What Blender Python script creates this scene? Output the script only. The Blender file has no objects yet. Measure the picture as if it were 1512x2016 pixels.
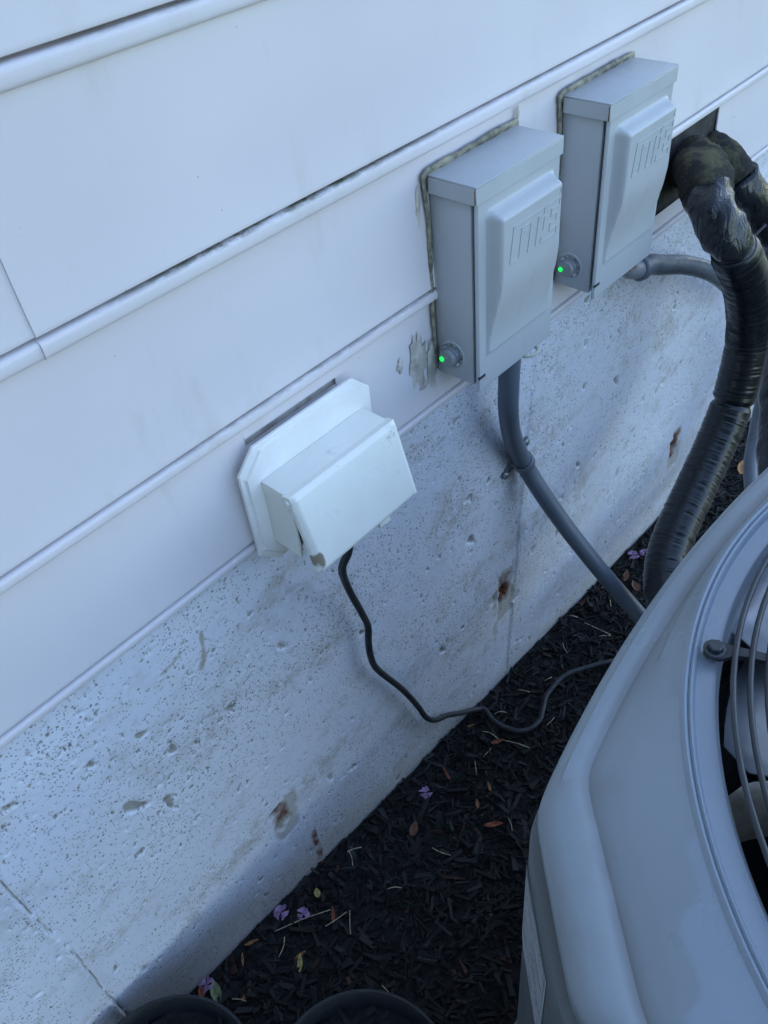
import bpy, bmesh, math, random
import numpy as np
from mathutils import Vector, Matrix

random.seed(7)
RNG = np.random.default_rng(11)
PI = math.pi
SC = bpy.context.scene
COL = SC.collection

# ------------------------------------------------------------------ camera
CAM_R = ((0.66726398, -0.73978703, -0.08645193),
         (-0.55657487, -0.4181165, -0.71791574),
         (0.49495777, 0.52715629, -0.69074095))
cam_d = bpy.data.cameras.new('camera')
cam = bpy.data.objects.new('camera', cam_d)
COL.objects.link(cam)
right, down, fwd = (Vector(r) for r in CAM_R)
m = Matrix((right, -down, -fwd)).transposed().to_4x4()
m.translation = Vector((0, -0.55, 1.36))
cam.matrix_world = m
cam_d.sensor_fit = 'HORIZONTAL'
cam_d.sensor_width = 36
cam_d.lens = 1674.285 / 1512 * 36
cam_d.clip_start = 0.02
cam_d.clip_end = 800
SC.camera = cam

# ------------------------------------------------------------------ light
SUN_EL, SUN_ROT = math.radians(37), math.radians(48)      # the sun stands behind the house, to the right
w = bpy.data.worlds.new('World')
SC.world = w
w.use_nodes = True
nt = w.node_tree
bg = nt.nodes['Background']
sky = nt.nodes.new('ShaderNodeTexSky')
sky.sky_type = 'NISHITA'
sky.sun_disc = False
sky.sun_elevation = SUN_EL
sky.sun_rotation = SUN_ROT
sky.altitude = 50
sky.air_density = 1.0
sky.dust_density = 1.3
sky.ozone_density = 1.5
nt.links.new(sky.outputs[0], bg.inputs[0])
bg.inputs[1].default_value = 0.12
sd = bpy.data.lights.new('sun', 'SUN')
sun = bpy.data.objects.new('sun', sd)
COL.objects.link(sun)
sd.energy = 3.0
sd.angle = math.radians(0.53)
sd.color = (1.0, 0.95, 0.88)
to_sun = Vector((math.sin(SUN_ROT) * math.cos(SUN_EL), math.cos(SUN_ROT) * math.cos(SUN_EL), math.sin(SUN_EL)))
sun.rotation_euler = to_sun.to_track_quat('Z', 'Y').to_euler()
sun.location = (2, 3, 9)
SC.view_settings.view_transform = 'Standard'
SC.view_settings.look = 'None'
SC.view_settings.gamma = 1
SC.view_settings.exposure = 2.4
SC.view_settings.use_curve_mapping = False
SC.cycles.max_bounces = 6
SC.cycles.use_denoising = True


# ------------------------------------------------------------------ node helpers
class NT:
    def __init__(s, name):
        s.mat = bpy.data.materials.new(name)
        s.mat.use_nodes = True
        s.t = s.mat.node_tree
        s.b = s.t.nodes['Principled BSDF']
        s.co = None

    def n(s, kind, **kw):
        nd = s.t.nodes.new('ShaderNode' + kind)
        for k, v in kw.items():
            setattr(nd, k, v)
        return nd

    def link(s, a, b):
        s.t.links.new(a, b)

    def set(s, sock, v):
        if hasattr(v, 'is_linked') or hasattr(v, 'links'):
            s.link(v, sock)
        else:
            sock.default_value = v

    def coords(s, scale=(1, 1, 1), kind='Object'):
        tc = s.n('TexCoord')
        mp = s.n('Mapping')
        mp.inputs['Scale'].default_value = scale
        s.link(tc.outputs[kind], mp.inputs[0])
        return mp.outputs[0]

    def noise(s, vec, scale, detail=4, rough=.55, dist=0):
        nd = s.n('TexNoise')
        s.link(vec, nd.inputs['Vector'])
        nd.inputs['Scale'].default_value = scale
        nd.inputs['Detail'].default_value = detail
        nd.inputs['Roughness'].default_value = rough
        nd.inputs['Distortion'].default_value = dist
        return nd.outputs[0]

    def voro(s, vec, scale, feature='F1', rnd=1):
        nd = s.n('TexVoronoi', feature=feature)
        s.link(vec, nd.inputs['Vector'])
        nd.inputs['Scale'].default_value = scale
        nd.inputs['Randomness'].default_value = rnd
        return nd

    def ramp(s, fac, a, b, lo=0.0, hi=1.0):
        nd = s.n('MapRange')
        nd.interpolation_type = 'SMOOTHSTEP'
        s.set(nd.inputs[0], fac)
        nd.inputs[1].default_value = a
        nd.inputs[2].default_value = b
        nd.inputs[3].default_value = lo
        nd.inputs[4].default_value = hi
        return nd.outputs[0]

    def math(s, op, a, b=0.0):
        nd = s.n('Math', operation=op)
        s.set(nd.inputs[0], a)
        s.set(nd.inputs[1], b)
        return nd.outputs[0]

    def mix(s, fac, a, b):
        nd = s.n('Mix', data_type='RGBA')
        s.set(nd.inputs[0], fac)
        for sock, v in ((nd.inputs[6], a), (nd.inputs[7], b)):
            if isinstance(v, tuple):
                sock.default_value = v if len(v) == 4 else v + (1,)
            else:
                s.link(v, sock)
        return nd.outputs[2]

    def n_color(s, vor):
        sp = s.n('SeparateColor')
        s.link(vor.outputs['Color'], sp.inputs[0])
        return sp.outputs[0]

    def attr(s, name):
        nd = s.n('Attribute')
        nd.attribute_name = name
        return nd

    def bump(s, h, strength=.3, dist=.002):
        nd = s.n('Bump')
        nd.inputs['Strength'].default_value = strength
        nd.inputs['Distance'].default_value = dist
        s.link(h, nd.inputs['Height'])
        s.link(nd.outputs[0], s.b.inputs['Normal'])

    def out(s, col=None, rough=None, metal=None, spec=None):
        for nm, v in (('Base Color', col), ('Roughness', rough), ('Metallic', metal), ('Specular IOR Level', spec)):
            if v is None:
                continue
            if isinstance(v, tuple) and len(v) == 3:
                v = v + (1,)
            s.set(s.b.inputs[nm], v)
        return s.mat


def simple(name, col, rough=.5, metal=0.0, var=.12, scale=40, bump=.0, spec=.5, bscale=400):
    q = NT(name)
    v = q.coords()
    nz = q.noise(v, scale)
    c1 = tuple(max(0, c * (1 - var)) for c in col)
    c2 = tuple(min(1, c * (1 + var)) for c in col)
    colr = q.mix(q.ramp(nz, .35, .65), c1, c2)
    r = q.ramp(q.noise(v, scale * 2.3), .3, .7, max(.03, rough - .08), min(1, rough + .08))
    if bump:
        q.bump(q.noise(v, bscale), bump, .001)
    return q.out(colr, r, metal, spec)


M = {}


def make_materials():
    # white beaded vinyl siding
    q = NT('vinyl_siding')
    v = q.coords((1, 1, 1))
    grain = q.noise(q.coords((14, 400, 400)), 2.2, 5, .6)
    big = q.noise(v, 3.1, 3)
    base = q.mix(q.ramp(big, .3, .7), (.70, .655, .68), (.745, .70, .712))
    streak = q.noise(q.coords((9, 40, 2.0)), 2.0, 5, .65)
    base = q.mix(q.ramp(streak, .54, .80, 0, .34), base, (.50, .47, .41))
    speck = q.voro(v, 62).outputs[0]
    sm = q.math('MULTIPLY', q.ramp(speck, .045, .02), q.ramp(q.noise(v, 6.0, 2), .47, .57))
    base = q.mix(q.math('MULTIPLY', sm, .8), base, (.11, .075, .055))
    al = q.attr('algae_shade').outputs['Fac']
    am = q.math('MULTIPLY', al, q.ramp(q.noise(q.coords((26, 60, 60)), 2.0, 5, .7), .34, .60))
    base = q.mix(am, base, (.085, .095, .05))  # algae in one groove, painted lip shadow in two others
    q.bump(grain, .16, .0006)
    M['vinyl'] = q.out(base, q.ramp(big, .2, .8, .38, .52), None, .4)

    # painted, pitted foundation concrete
    q = NT('painted_concrete')
    v = q.coords()
    n1 = q.noise(v, 2.6, 6, .6)
    n2 = q.noise(v, 46, 5, .68)
    n3 = q.noise(v, 190, 3, .6)
    bare = q.attr('bare').outputs['Fac']
    rust = q.attr('rust').outputs['Fac']
    pit = q.attr('pit').outputs['Fac']
    tan = q.attr('stain').outputs['Fac']
    paint = q.mix(q.ramp(n1, .3, .7), (.74, .77, .87), (.85, .865, .93))
    conc = q.mix(q.ramp(n2, .3, .7), (.40, .385, .36), (.55, .53, .495))
    # paint worn through to sandy concrete in clusters
    vA = q.voro(v, 150)
    vB = q.voro(v, 300)
    vor = vA.outputs[0]
    clus = q.ramp(q.noise(q.coords((1.2, 1, 2.0)), 5.4, 6, .68), .47, .66)
    dens = q.ramp(q.noise(v, 5.2, 5, .65), .36, .68, .0, .74)
    fA = q.math('MULTIPLY', q.ramp(vor, .27, .17), q.ramp(q.math('ADD', q.n_color(vA), dens), .92, 1.0))
    fB = q.math('MULTIPLY', q.ramp(vB.outputs[0], .36, .22), q.ramp(q.math('ADD', q.n_color(vB), dens), .78, .92))
    finepit = q.math('MAXIMUM', fA, q.math('MULTIPLY', fB, .85))
    worn = q.math('MULTIPLY', clus, q.ramp(q.math('ADD', n2, q.math('MULTIPLY', n3, .35)), .54, .76))
    mask = q.math('MULTIPLY', worn, .8)
    bsum = q.math('ADD', bare, q.math('MULTIPLY', q.math('SUBTRACT', n2, .5), .9))
    bm_ = q.math('MULTIPLY', q.ramp(bsum, .05, 1.0, 0, .82), q.ramp(bare, .0, .4))
    mask = q.math('MAXIMUM', mask, bm_)
    mask = q.math('MAXIMUM', mask, q.ramp(pit, .25, .7))
    col = q.mix(mask, paint, conc)
    col = q.mix(q.math('MULTIPLY', finepit, .72), col, (.15, .14, .125))
    col = q.mix(q.math('MULTIPLY', tan, .75), col, (.40, .345, .26))
    col = q.mix(q.math('MULTIPLY', q.ramp(pit, .55, 1), .55), col, (.13, .11, .09))
    col = q.mix(q.math('MULTIPLY', rust, q.ramp(n2, .3, .6, .5, 1)), col, (.17, .052, .022))
    h = q.math('SUBTRACT', q.math('ADD', q.math('MULTIPLY', n2, .5), q.math('MULTIPLY', n3, .3)), q.math('MULTIPLY', finepit, .9))
    q.bump(h, .55, .0022)
    M['concrete'] = q.out(col, q.ramp(mask, 0, 1, .5, .85), None, .35)

    M['plain_concrete'] = simple('plain_concrete', (.36, .35, .32), .85, 0, .2, 30, .5)
    M['felt'] = simple('roofing_felt', (.035, .035, .036), .8, 0, .4, 30, .5)
    M['backing'] = simple('wood_sheathing', (.05, .045, .04), .8, 0, .4, 30, .3)
    M['roof'] = simple('roof_shingle', (.10, .095, .09), .9, 0, .3, 20, .3)

    # grey enamelled steel of the switch boxes
    q = NT('grey_enamel')
    v = q.coords()
    n = q.noise(v, 9, 4)
    col = q.mix(q.ramp(n, .3, .7), (.455, .47, .485), (.50, .515, .525))
    dark_tone = q.noise(q.coords((30, 30, 6)), 2.2, 5, .65)  # streaky dirt on the enamel
    col = q.mix(q.ramp(dark_tone, .57, .78, 0, .35), col, (.34, .34, .31))
    sp = q.voro(v, 120).outputs[0]
    col = q.mix(q.math('MULTIPLY', q.ramp(sp, .05, .03), q.ramp(q.noise(v, 14, 2), .60, .66)), col, (.6, .6, .58))
    q.bump(q.noise(v, 900, 2), .05, .0004)
    M['enamel'] = q.out(col, q.ramp(dark_tone, .3, .7, .30, .42), None, .5)
    M['gap'] = simple('dark_gap', (.03, .033, .036), .6)
    M['sealant'] = simple('grey_sealant', (.215, .20, .145), .6, 0, .5, 90, .35)
    M['smear'] = simple('dried_sealant_smear', (.53, .485, .425), .7, 0, .25, 60, .3)
    M['zinc'] = simple('zinc_plated_steel', (.55, .56, .57), .32, .9, .15, 200)
    M['rustmetal'] = simple('rusty_steel', (.22, .11, .06), .8, .1, .5, 200, .4)
    M['plug'] = simple('grey_plug_plastic', (.28, .29, .30), .4, 0, .1)
    M['ivory'] = simple('ivory_plastic', (.50, .48, .40), .5, 0, .1)
    q = NT('green_indicator')
    q.out((.02, .5, .08), .3)
    q.b.inputs['Emission Color'].default_value = (.005, 1, .10, 1)
    q.b.inputs['Emission Strength'].default_value = .22
    M['led'] = q.mat

    M['block'] = simple('white_mounting_block', (.86, .835, .80), .45, 0, .04, 20)
    q = NT('yellowed_white_plastic')
    v = q.coords()
    n = q.noise(v, 22, 4)
    col = q.mix(q.ramp(n, .3, .7), (.86, .85, .765), (.90, .885, .81))
    d = q.noise(q.coords((1, 1, 1)), 75, 6, .7)
    cl = q.ramp(q.noise(v, 11, 3), .52, .66)
    col = q.mix(q.math('MULTIPLY', cl, q.ramp(d, .53, .72, 0, .65)), col, (.34, .33, .27))
    sp = q.voro(v, 130).outputs[0]
    col = q.mix(q.math('MULTIPLY', q.ramp(sp, .10, .06), q.ramp(q.noise(v, 30, 2), .58, .64)), col, (.14, .12, .09))
    sn = q.math('MULTIPLY', q.attr('stain').outputs['Fac'], q.ramp(d, .35, .6, .5, 1.6))
    col = q.mix(q.ramp(sn, .15, .5, 0, .85), col, (.20, .14, .075))
    M['cover'] = q.out(col, .42, None, .45)

    M['cord'] = simple('black_rubber', (.028, .031, .036), .55, 0, .25, 60, .15)
    q = NT('grey_liquidtight_conduit')
    v = q.coords()
    col = q.mix(q.ramp(q.noise(v, 14), .3, .7), (.125, .155, .195), (.15, .18, .225))
    q.bump(q.noise(v, 300, 2), .08, .0005)
    M['conduit'] = q.out(col, .42, None, .5)
    M['conduit_light'] = simple('pale_grey_conduit', (.145, .165, .195), .4, 0, .1, 30)
    q = NT('mossy_foam')
    v = q.coords()
    n = q.noise(v, 26, 6, .7)
    f = q.noise(v, 160, 3, .7)
    up = q.n('NewGeometry')
    sep = q.n('SeparateXYZ')
    q.link(up.outputs['Normal'], sep.inputs[0])
    mm = q.math('MULTIPLY', q.ramp(sep.outputs[2], -.3, .7, .3, 1), q.ramp(n, .42, .62))
    col = q.mix(mm, (.030, .030, .029), (.10, .092, .05))
    col = q.mix(q.ramp(f, .60, .72, 0, .7), col, (.15, .14, .08))
    q.bump(f, .6, .002)
    M['foam'] = q.out(col, .95, None, .2)
    q = NT('black_plastic_wrap')
    v = q.coords()
    q.bump(q.noise(q.coords((40, 40, 16)), 1.1, 4, .55, 1.0), .6, .010)
    M['wrap'] = q.out(q.mix(q.ramp(q.noise(v, 30), .4, .7), (.014, .016, .019), (.026, .028, .031)), .22, None, .55)
    q = NT('gathered_black_sleeve')
    at = q.attr('seam').outputs['Fac']
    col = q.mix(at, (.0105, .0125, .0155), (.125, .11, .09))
    q.bump(q.noise(q.coords(), 240, 3), .25, .001)
    M['sleeve'] = q.out(col, .28, None, .55)

    # condenser paint
    q = NT('condenser_paint')
    v = q.coords()
    n = q.noise(v, 4.2, 4)
    col = q.mix(q.ramp(n, .3, .7), (.235, .268, .292), (.268, .302, .325))
    st = q.noise(q.coords((3, 3, 12)), 2.3, 6, .65)
    col = q.mix(q.ramp(st, .55, .8, 0, .4), col, (.19, .18, .155))
    d = q.noise(v, 60, 5, .7)
    col = q.mix(q.ramp(d, .64, .76, 0, .3), col, (.34, .34, .32))
    sheen = q.math('ADD', q.attr('sky_sheen').outputs['Fac'], q.math('MULTIPLY', q.math('SUBTRACT', q.noise(q.coords((9, 9, 9)), 9, 5, .75), .5), .35))
    col = q.mix(q.math('MULTIPLY', q.ramp(sheen, .30, .70), q.ramp(q.attr('sky_sheen').outputs['Fac'], .02, .2)), col, (.275, .32, .375))  # paler bluish zone: sky reflection painted into the colour
    dark_tone = q.attr('dark_tone').outputs['Fac']
    col = q.mix(q.math('MULTIPLY', dark_tone, q.ramp(q.noise(v, 18, 4), .25, .6, .35, .9)), col, (.095, .085, .07))
    q.bump(q.noise(v, 700, 2), .05, .0005)
    M['condenser'] = q.out(col, q.ramp(st, .3, .7, .24, .40), None, .5)
    M['cabinet'] = simple('side_shade_paint', (.115, .125, .125), .45, 0, .12, 6, .1)  # same paint as the top, side shade put into its colour
    M['guard'] = simple('guard_wire_coating', (.038, .043, .05), .38, 0, .1)
    M['coil'] = simple('dark_coil', (.040, .041, .043), .42, .3, .4, 90, .6, .5, 600)
    M['blade'] = simple('aluminium_blade', (.42, .42, .44), .45, .55, .15, 14)
    M['cavity'] = simple('cabinet_inside', (.018, .018, .02), .8)
    M['yellow'] = simple('yellow_wire', (.45, .36, .06), .5)
    M['red'] = simple('red_wire', (.30, .03, .03), .5)
    q = NT('rating_sticker')
    v = q.coords(kind='Generated')
    c = q.coords((1, 1, 1), 'Generated')
    r1 = q.noise(q.coords((60, 60, 16), 'Generated'), 1.0, 4, .8)
    r2 = q.noise(q.coords((2, 2, 30), 'Generated'), 1.0, 2, .8)
    tx = q.math('MULTIPLY', q.ramp(r2, .47, .53), q.ramp(r1, .42, .55))
    M['sticker'] = q.out(q.mix(tx, (.50, .51, .52), (.10, .10, .11)), .4)
    M['sticker_edge'] = simple('sticker_border', (.68, .70, .70), .4)

    # mulch
    q = NT('black_dyed_mulch')
    a = q.attr('shade').outputs['Color']
    v = q.coords()
    gr = q.noise(q.coords((1, 1, 1)), 150, 4, .7)
    col = q.mix(q.ramp(gr, .3, .8, 0, .5), a, (.012, .012, .013))
    q.bump(gr, .5, .002)
    M['mulch'] = q.out(col, .75, None, .4)
    q = NT('mulch_soil')
    v = q.coords()
    n = q.noise(v, 60, 6, .7)
    q.bump(n, 1, .01)
    M['soil'] = q.out(q.mix(q.ramp(n, .3, .7), (.008, .008, .009), (.022, .021, .021)), .95)
    q = NT('lawn')
    v = q.coords()
    n = q.noise(v, 1.2, 6, .7)
    q.bump(q.noise(v, 60, 4), .8, .03)
    M['lawn'] = q.out(q.mix(q.ramp(n, .3, .7), (.06, .10, .028), (.11, .135, .05)), .9)
    M['bark'] = simple('smooth_bark', (.24, .19, .15), .8, 0, .3, 12)
    M['foliage'] = simple('foliage', (.045, .075, .025), .6, 0, .4, 3)
    M['pot'] = simple('black_pot_plastic', (.012, .014, .018), .5, 0, .15, 40, .1)
    for nm, c in (('petal', (.30, .18, .32)), ('leaf_red', (.26, .07, .03)), ('leaf_orange', (.33, .15, .05)),
                  ('leaf_yellow', (.40, .33, .10)), ('leaf_green', (.20, .24, .12)), ('straw', (.46, .41, .27)),
                  ('leaf_brown', (.15, .065, .035))):
        M[nm] = simple(nm + '_surface', c, .7, 0, .35, 120)


make_materials()


# ------------------------------------------------------------------ object helpers
def mesh_from(name, verts, faces, smooth=None):
    me = bpy.data.meshes.new(name)
    me.from_pydata([tuple(map(float, p)) for p in verts], [], faces)
    me.update()
    if smooth is not None:
        me.polygons.foreach_set('use_smooth', [True] * len(me.polygons))
        if smooth < 179:
            me.set_sharp_from_angle(angle=math.radians(smooth))
    return me


def obj(name, me, mat, parent=None):
    o = bpy.data.objects.new(name, me)
    COL.objects.link(o)
    if mat is not None and not me.materials:
        me.materials.append(M[mat] if isinstance(mat, str) else mat)
    if parent is not None:
        o.parent = parent
    return o


def thing(name, label, cat, loc=(0, 0, 0), group=None):
    o = bpy.data.objects.new(name, None)
    COL.objects.link(o)
    o.location = loc
    o.empty_display_size = .05
    return tag(o, label, cat, group)


def tag(o, label, cat, group=None):
    o['label'] = label
    o['category'] = cat
    if group:
        o['group'] = group
    return o


class MB:
    """collects shapes into one vertex and face list"""
    def __init__(s):
        s.v, s.f = [], []

    def add(s, v, f):
        k = len(s.v)
        s.v += [tuple(p) for p in v]
        s.f += [tuple(i + k for i in q) for q in f]
        return s

    def box(s, x0, x1, y0, y1, z0, z1, bev=0.0, seg=2):
        bm = bmesh.new()
        bmesh.ops.create_cube(bm, size=1)
        for p in bm.verts:
            p.co = Vector((x0 + (p.co.x + .5) * (x1 - x0), y0 + (p.co.y + .5) * (y1 - y0), z0 + (p.co.z + .5) * (z1 - z0)))
        if bev:
            bmesh.ops.bevel(bm, geom=bm.edges[:], offset=bev, segments=seg, affect='EDGES', profile=.5)
        bm.verts.index_update()
        s.add([tuple(p.co) for p in bm.verts], [[q.index for q in f.verts] for f in bm.faces])
        bm.free()
        return s

    def grid(s, P, close_u=False, close_v=False):
        """P[i][j] rows of points"""
        nu, nv = len(P), len(P[0])
        f = []
        for i in range(nu if close_u else nu - 1):
            for j in range(nv if close_v else nv - 1):
                a, b = i * nv + j, i * nv + (j + 1) % nv
                c, d = ((i + 1) % nu) * nv + (j + 1) % nv, ((i + 1) % nu) * nv + j
                f.append((a, b, c, d))
        return s.add([p for r in P for p in r], f)

    def lathe(s, prof, center=(0, 0, 0), axis='z', seg=24):
        P = []
        for i in range(seg):
            a = 2 * PI * i / seg
            row = []
            for r, h in prof:
                p = (r * math.cos(a), r * math.sin(a), h)
                if axis == 'x':
                    p = (p[2], p[0], p[1])
                elif axis == 'y':
                    p = (p[1], p[2], p[0])
                row.append((p[0] + center[0], p[1] + center[1], p[2] + center[2]))
            P.append(row)
        return s.grid(P, close_u=True)

    def tube(s, path, rad, seg=14, caps=True, wob=None):
        """tube along a dense list of points; rad a number, or a function of (i, t, angle)"""
        pts = [Vector(p) for p in path]
        n = len(pts)
        tan = [(pts[min(i + 1, n - 1)] - pts[max(i - 1, 0)]).normalized() for i in range(n)]
        up = Vector((0, 0, 1)) if abs(tan[0].z) < .9 else Vector((0, 1, 0))
        nor = tan[0].cross(up).normalized()
        P = []
        for i in range(n):
            nor = (nor - tan[i] * nor.dot(tan[i])).normalized()
            bi = tan[i].cross(nor)
            row = []
            for j in range(seg):
                a = 2 * PI * j / seg
                r = rad(i, i / (n - 1), a) if callable(rad) else rad
                row.append(tuple(pts[i] + (nor * math.cos(a) + bi * math.sin(a)) * r))
            P.append(row)
        k = len(s.v)
        s.grid(P, close_v=True)
        if caps:
            s.f.append(tuple(k + j for j in range(seg))[::-1])
            s.f.append(tuple(k + (n - 1) * seg + j for j in range(seg)))
        return s

    def prism(s, poly, y0, y1):
        """polygon in x, z extruded along y"""
        n = len(poly)
        v = [(x, y0, z) for x, z in poly] + [(x, y1, z) for x, z in poly]
        f = [tuple(range(n)), tuple(range(2 * n - 1, n - 1, -1))] + [(i, n + i, n + (i + 1) % n, (i + 1) % n) for i in range(n)]
        return s.add(v, f)

    def me(s, name, smooth=None):
        me = mesh_from(name, s.v, s.f, None)
        bm = bmesh.new()
        bm.from_mesh(me)
        bmesh.ops.recalc_face_normals(bm, faces=bm.faces[:])
        bm.to_mesh(me)
        bm.free()
        if smooth is not None:
            me.polygons.foreach_set('use_smooth', [True] * len(me.polygons))
            if smooth < 179:
                me.set_sharp_from_angle(angle=math.radians(smooth))
        return me

    def build(s, name, mat, parent=None, smooth=40):
        return obj(name, s.me(name, smooth), mat, parent)


def spline(pts, per=10):
    """Catmull-Rom through the points"""
    P = [Vector(p) for p in pts]
    P = [P[0] * 2 - P[1]] + P + [P[-1] * 2 - P[-2]]
    out = []
    for i in range(1, len(P) - 2):
        a, b, c, d = P[i - 1], P[i], P[i + 1], P[i + 2]
        for k in range(per):
            t = k / per
            out.append(.5 * ((2 * b) + (c - a) * t + (2 * a - 5 * b + 4 * c - d) * t * t + (3 * b - a - 3 * c + d) * t ** 3))
    out.append(P[-2])
    return out


def resample(pts, step):
    P = [Vector(p) for p in pts]
    L = [0]
    for i in range(1, len(P)):
        L.append(L[-1] + (P[i] - P[i - 1]).length)
    n = max(2, int(L[-1] / step))
    out, j = [], 0
    for k in range(n + 1):
        d = L[-1] * k / n
        while j < len(P) - 2 and L[j + 1] < d:
            j += 1
        t = (d - L[j]) / max(1e-9, L[j + 1] - L[j])
        out.append(P[j].lerp(P[j + 1], t))
    return out


def attr_f(me, name, vals):
    a = me.attributes.new(name, 'FLOAT', 'POINT')
    a.data.foreach_set('value', np.asarray(vals, dtype=np.float32))


def vnoise(x, z, scale, seed, octaves=3):
    """value noise on arrays"""
    out = np.zeros_like(x)
    amp, tot = 1.0, 0.0
    for o in range(octaves):
        g = np.random.default_rng(seed + o * 17).random((256, 256))
        u, v = x * scale + 40.3, z * scale + 17.7
        i, j = np.floor(u).astype(int), np.floor(v).astype(int)
        fu, fv = u - i, v - j
        fu, fv = fu * fu * (3 - 2 * fu), fv * fv * (3 - 2 * fv)
        a = g[i % 256, j % 256] * (1 - fu) + g[(i + 1) % 256, j % 256] * fu
        b = g[i % 256, (j + 1) % 256] * (1 - fu) + g[(i + 1) % 256, (j + 1) % 256] * fu
        out += amp * (a * (1 - fv) + b * fv)
        tot += amp
        amp *= .5
        scale *= 2.03
    return out / tot


def ground_z(x):
    x = np.clip(x, -.15, 2.4)
    return .047 - .105 * x + .02 * x * x


# ------------------------------------------------------------------ ground and mulch bed
def build_ground():
    n = 24
    me = mb = MB()
    xs = [-250 + 500 * i / n for i in range(n + 1)]
    mb.grid([[(x, y, -.14) for y in xs] for x in xs])
    o = mb.build('lawn', 'lawn', None, 30)
    o['kind'] = 'structure'
    # mulch bed: an uneven mound along the house
    X = np.linspace(-2.2, 3.4, 281)
    Yv = np.linspace(-1.9, .02, 97)
    gx, gy = np.meshgrid(X, Yv, indexing='ij')
    z = ground_z(gx) + (vnoise(gx, gy, 9, 3, 3) - .5) * .016
    edge = np.clip(np.minimum(np.minimum(gx + 2.2, 3.4 - gx), gy + 1.9) / .3, 0, 1)
    z = -.15 + (z + .15) * edge ** .5 - .004
    P = [[(gx[i, j], gy[i, j], z[i, j]) for j in range(gx.shape[1])] for i in range(gx.shape[0])]
    mb = MB()
    mb.grid(P)
    o = mb.build('mulch_bed', 'soil', None, 180)
    o['kind'] = 'structure'


def surf_z(x, y):
    x, y = np.asarray(x, float), np.asarray(y, float)
    return ground_z(x) + (vnoise(np.atleast_1d(x), np.atleast_1d(y), 9, 3, 3) - .5) * .016 - .004


AC = (.5127, -.7788)
POTS = [(-.060, -.126, .112), (.092, -.297, .114)]


def chips(n, x0, x1, y0, y1, lmin, lmax, seed):
    r = np.random.default_rng(seed)
    x, y = r.uniform(x0, x1, n), r.uniform(y0, y1, n)
    keep = ~((abs(x - AC[0]) < .42) & (y < AC[1] + .42) & (y > AC[1] - .42))
    for px, py, pr in POTS:
        keep &= (np.hypot(x - px, y - py) > pr * .8)
    x, y = x[keep], y[keep]
    n = len(x)
    L = lmin + (lmax - lmin) * r.random(n) ** 2.2
    W = L * r.uniform(.10, .34, n) + .0012
    T = np.minimum(W * r.uniform(.3, .7, n), .004)
    z = surf_z(x, y) + r.uniform(-.002, .007, n)
    yaw = r.uniform(0, 2 * PI, n)
    pit = r.normal(0, .26, n)
    roll = r.normal(0, .45, n)
    tape = r.uniform(.25, 1, (n, 2))
    skew = r.uniform(-.35, .35, (n, 2))
    base = np.array([[-1, -1, -1], [-1, 1, -1], [1, 1, -1], [1, -1, -1], [-1, -1, 1], [-1, 1, 1], [1, 1, 1], [1, -1, 1]], float)
    V = np.repeat(base[None], n, 0)
    e = (base[:, 0] > 0).astype(int)
    V[:, :, 1] *= tape[:, e]
    V[:, :, 0] += skew[:, e] * V[:, :, 1] * .4
    V[:, :, 1] += skew[:, [0]] * .6 * (V[:, :, 0] ** 2 - .5)
    V *= np.stack([L / 2, W / 2, T / 2], 1)[:, None, :]
    cy, sy = np.cos(yaw), np.sin(yaw)
    cp, sp = np.cos(pit), np.sin(pit)
    cr, sr = np.cos(roll), np.sin(roll)
    X, Y_, Z_ = V[..., 0], V[..., 1], V[..., 2]
    Y1, Z1 = Y_ * cr[:, None] - Z_ * sr[:, None], Y_ * sr[:, None] + Z_ * cr[:, None]
    X2, Z2 = X * cp[:, None] - Z1 * sp[:, None], X * sp[:, None] + Z1 * cp[:, None]
    X3, Y3 = X2 * cy[:, None] - Y1 * sy[:, None], X2 * sy[:, None] + Y1 * cy[:, None]
    V = np.stack([X3 + x[:, None], np.minimum(Y3 + y[:, None], .011), Z2 + z[:, None]], 2).reshape(-1, 3)
    F = np.array([[0, 1, 2, 3], [4, 7, 6, 5], [0, 4, 5, 1], [1, 5, 6, 2], [2, 6, 7, 3], [3, 7, 4, 0]])
    F = (F[None] + (np.arange(n) * 8)[:, None, None]).reshape(-1, 4)
    br = .0055 + .030 * r.random(n) ** 3.2
    tint = np.stack([br * r.uniform(.95, 1.12, n), br, br * r.uniform(.92, 1.08, n), np.ones(n)], 1)
    brown = r.random(n) < .022
    tint[brown, :3] = np.array([.075, .035, .022]) * r.uniform(.5, 1.2, brown.sum())[:, None]
    return V, F, np.repeat(tint, 8, 0)


def build_mulch():
    a = chips(30000, -.3, 2.0, -.52, .008, .005, .036, 5)
    b = chips(7000, -2.0, 3.2, -1.75, .005, .012, .05, 6)
    V = np.concatenate([a[0], b[0]])
    F = np.concatenate([a[1], b[1] + len(a[0])])
    Cc = np.concatenate([a[2], b[2]])
    me = bpy.data.meshes.new('mulch')
    me.from_pydata(V.tolist(), [], F.tolist())
    ca = me.color_attributes.new('shade', 'FLOAT_COLOR', 'POINT')
    ca.data.foreach_set('color', Cc.astype(np.float32).ravel())
    o = obj('mulch', me, 'mulch')
    o['kind'] = 'stuff'
    o['label'] = 'loose black dyed wood mulch covering the bed beside the house'
    o['category'] = 'mulch'


# ------------------------------------------------------------------ house
G_B, G_A, G_C, G_D = 1.224, 1.0555, .8915, .7445      # heights of the four grooves in view


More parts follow.
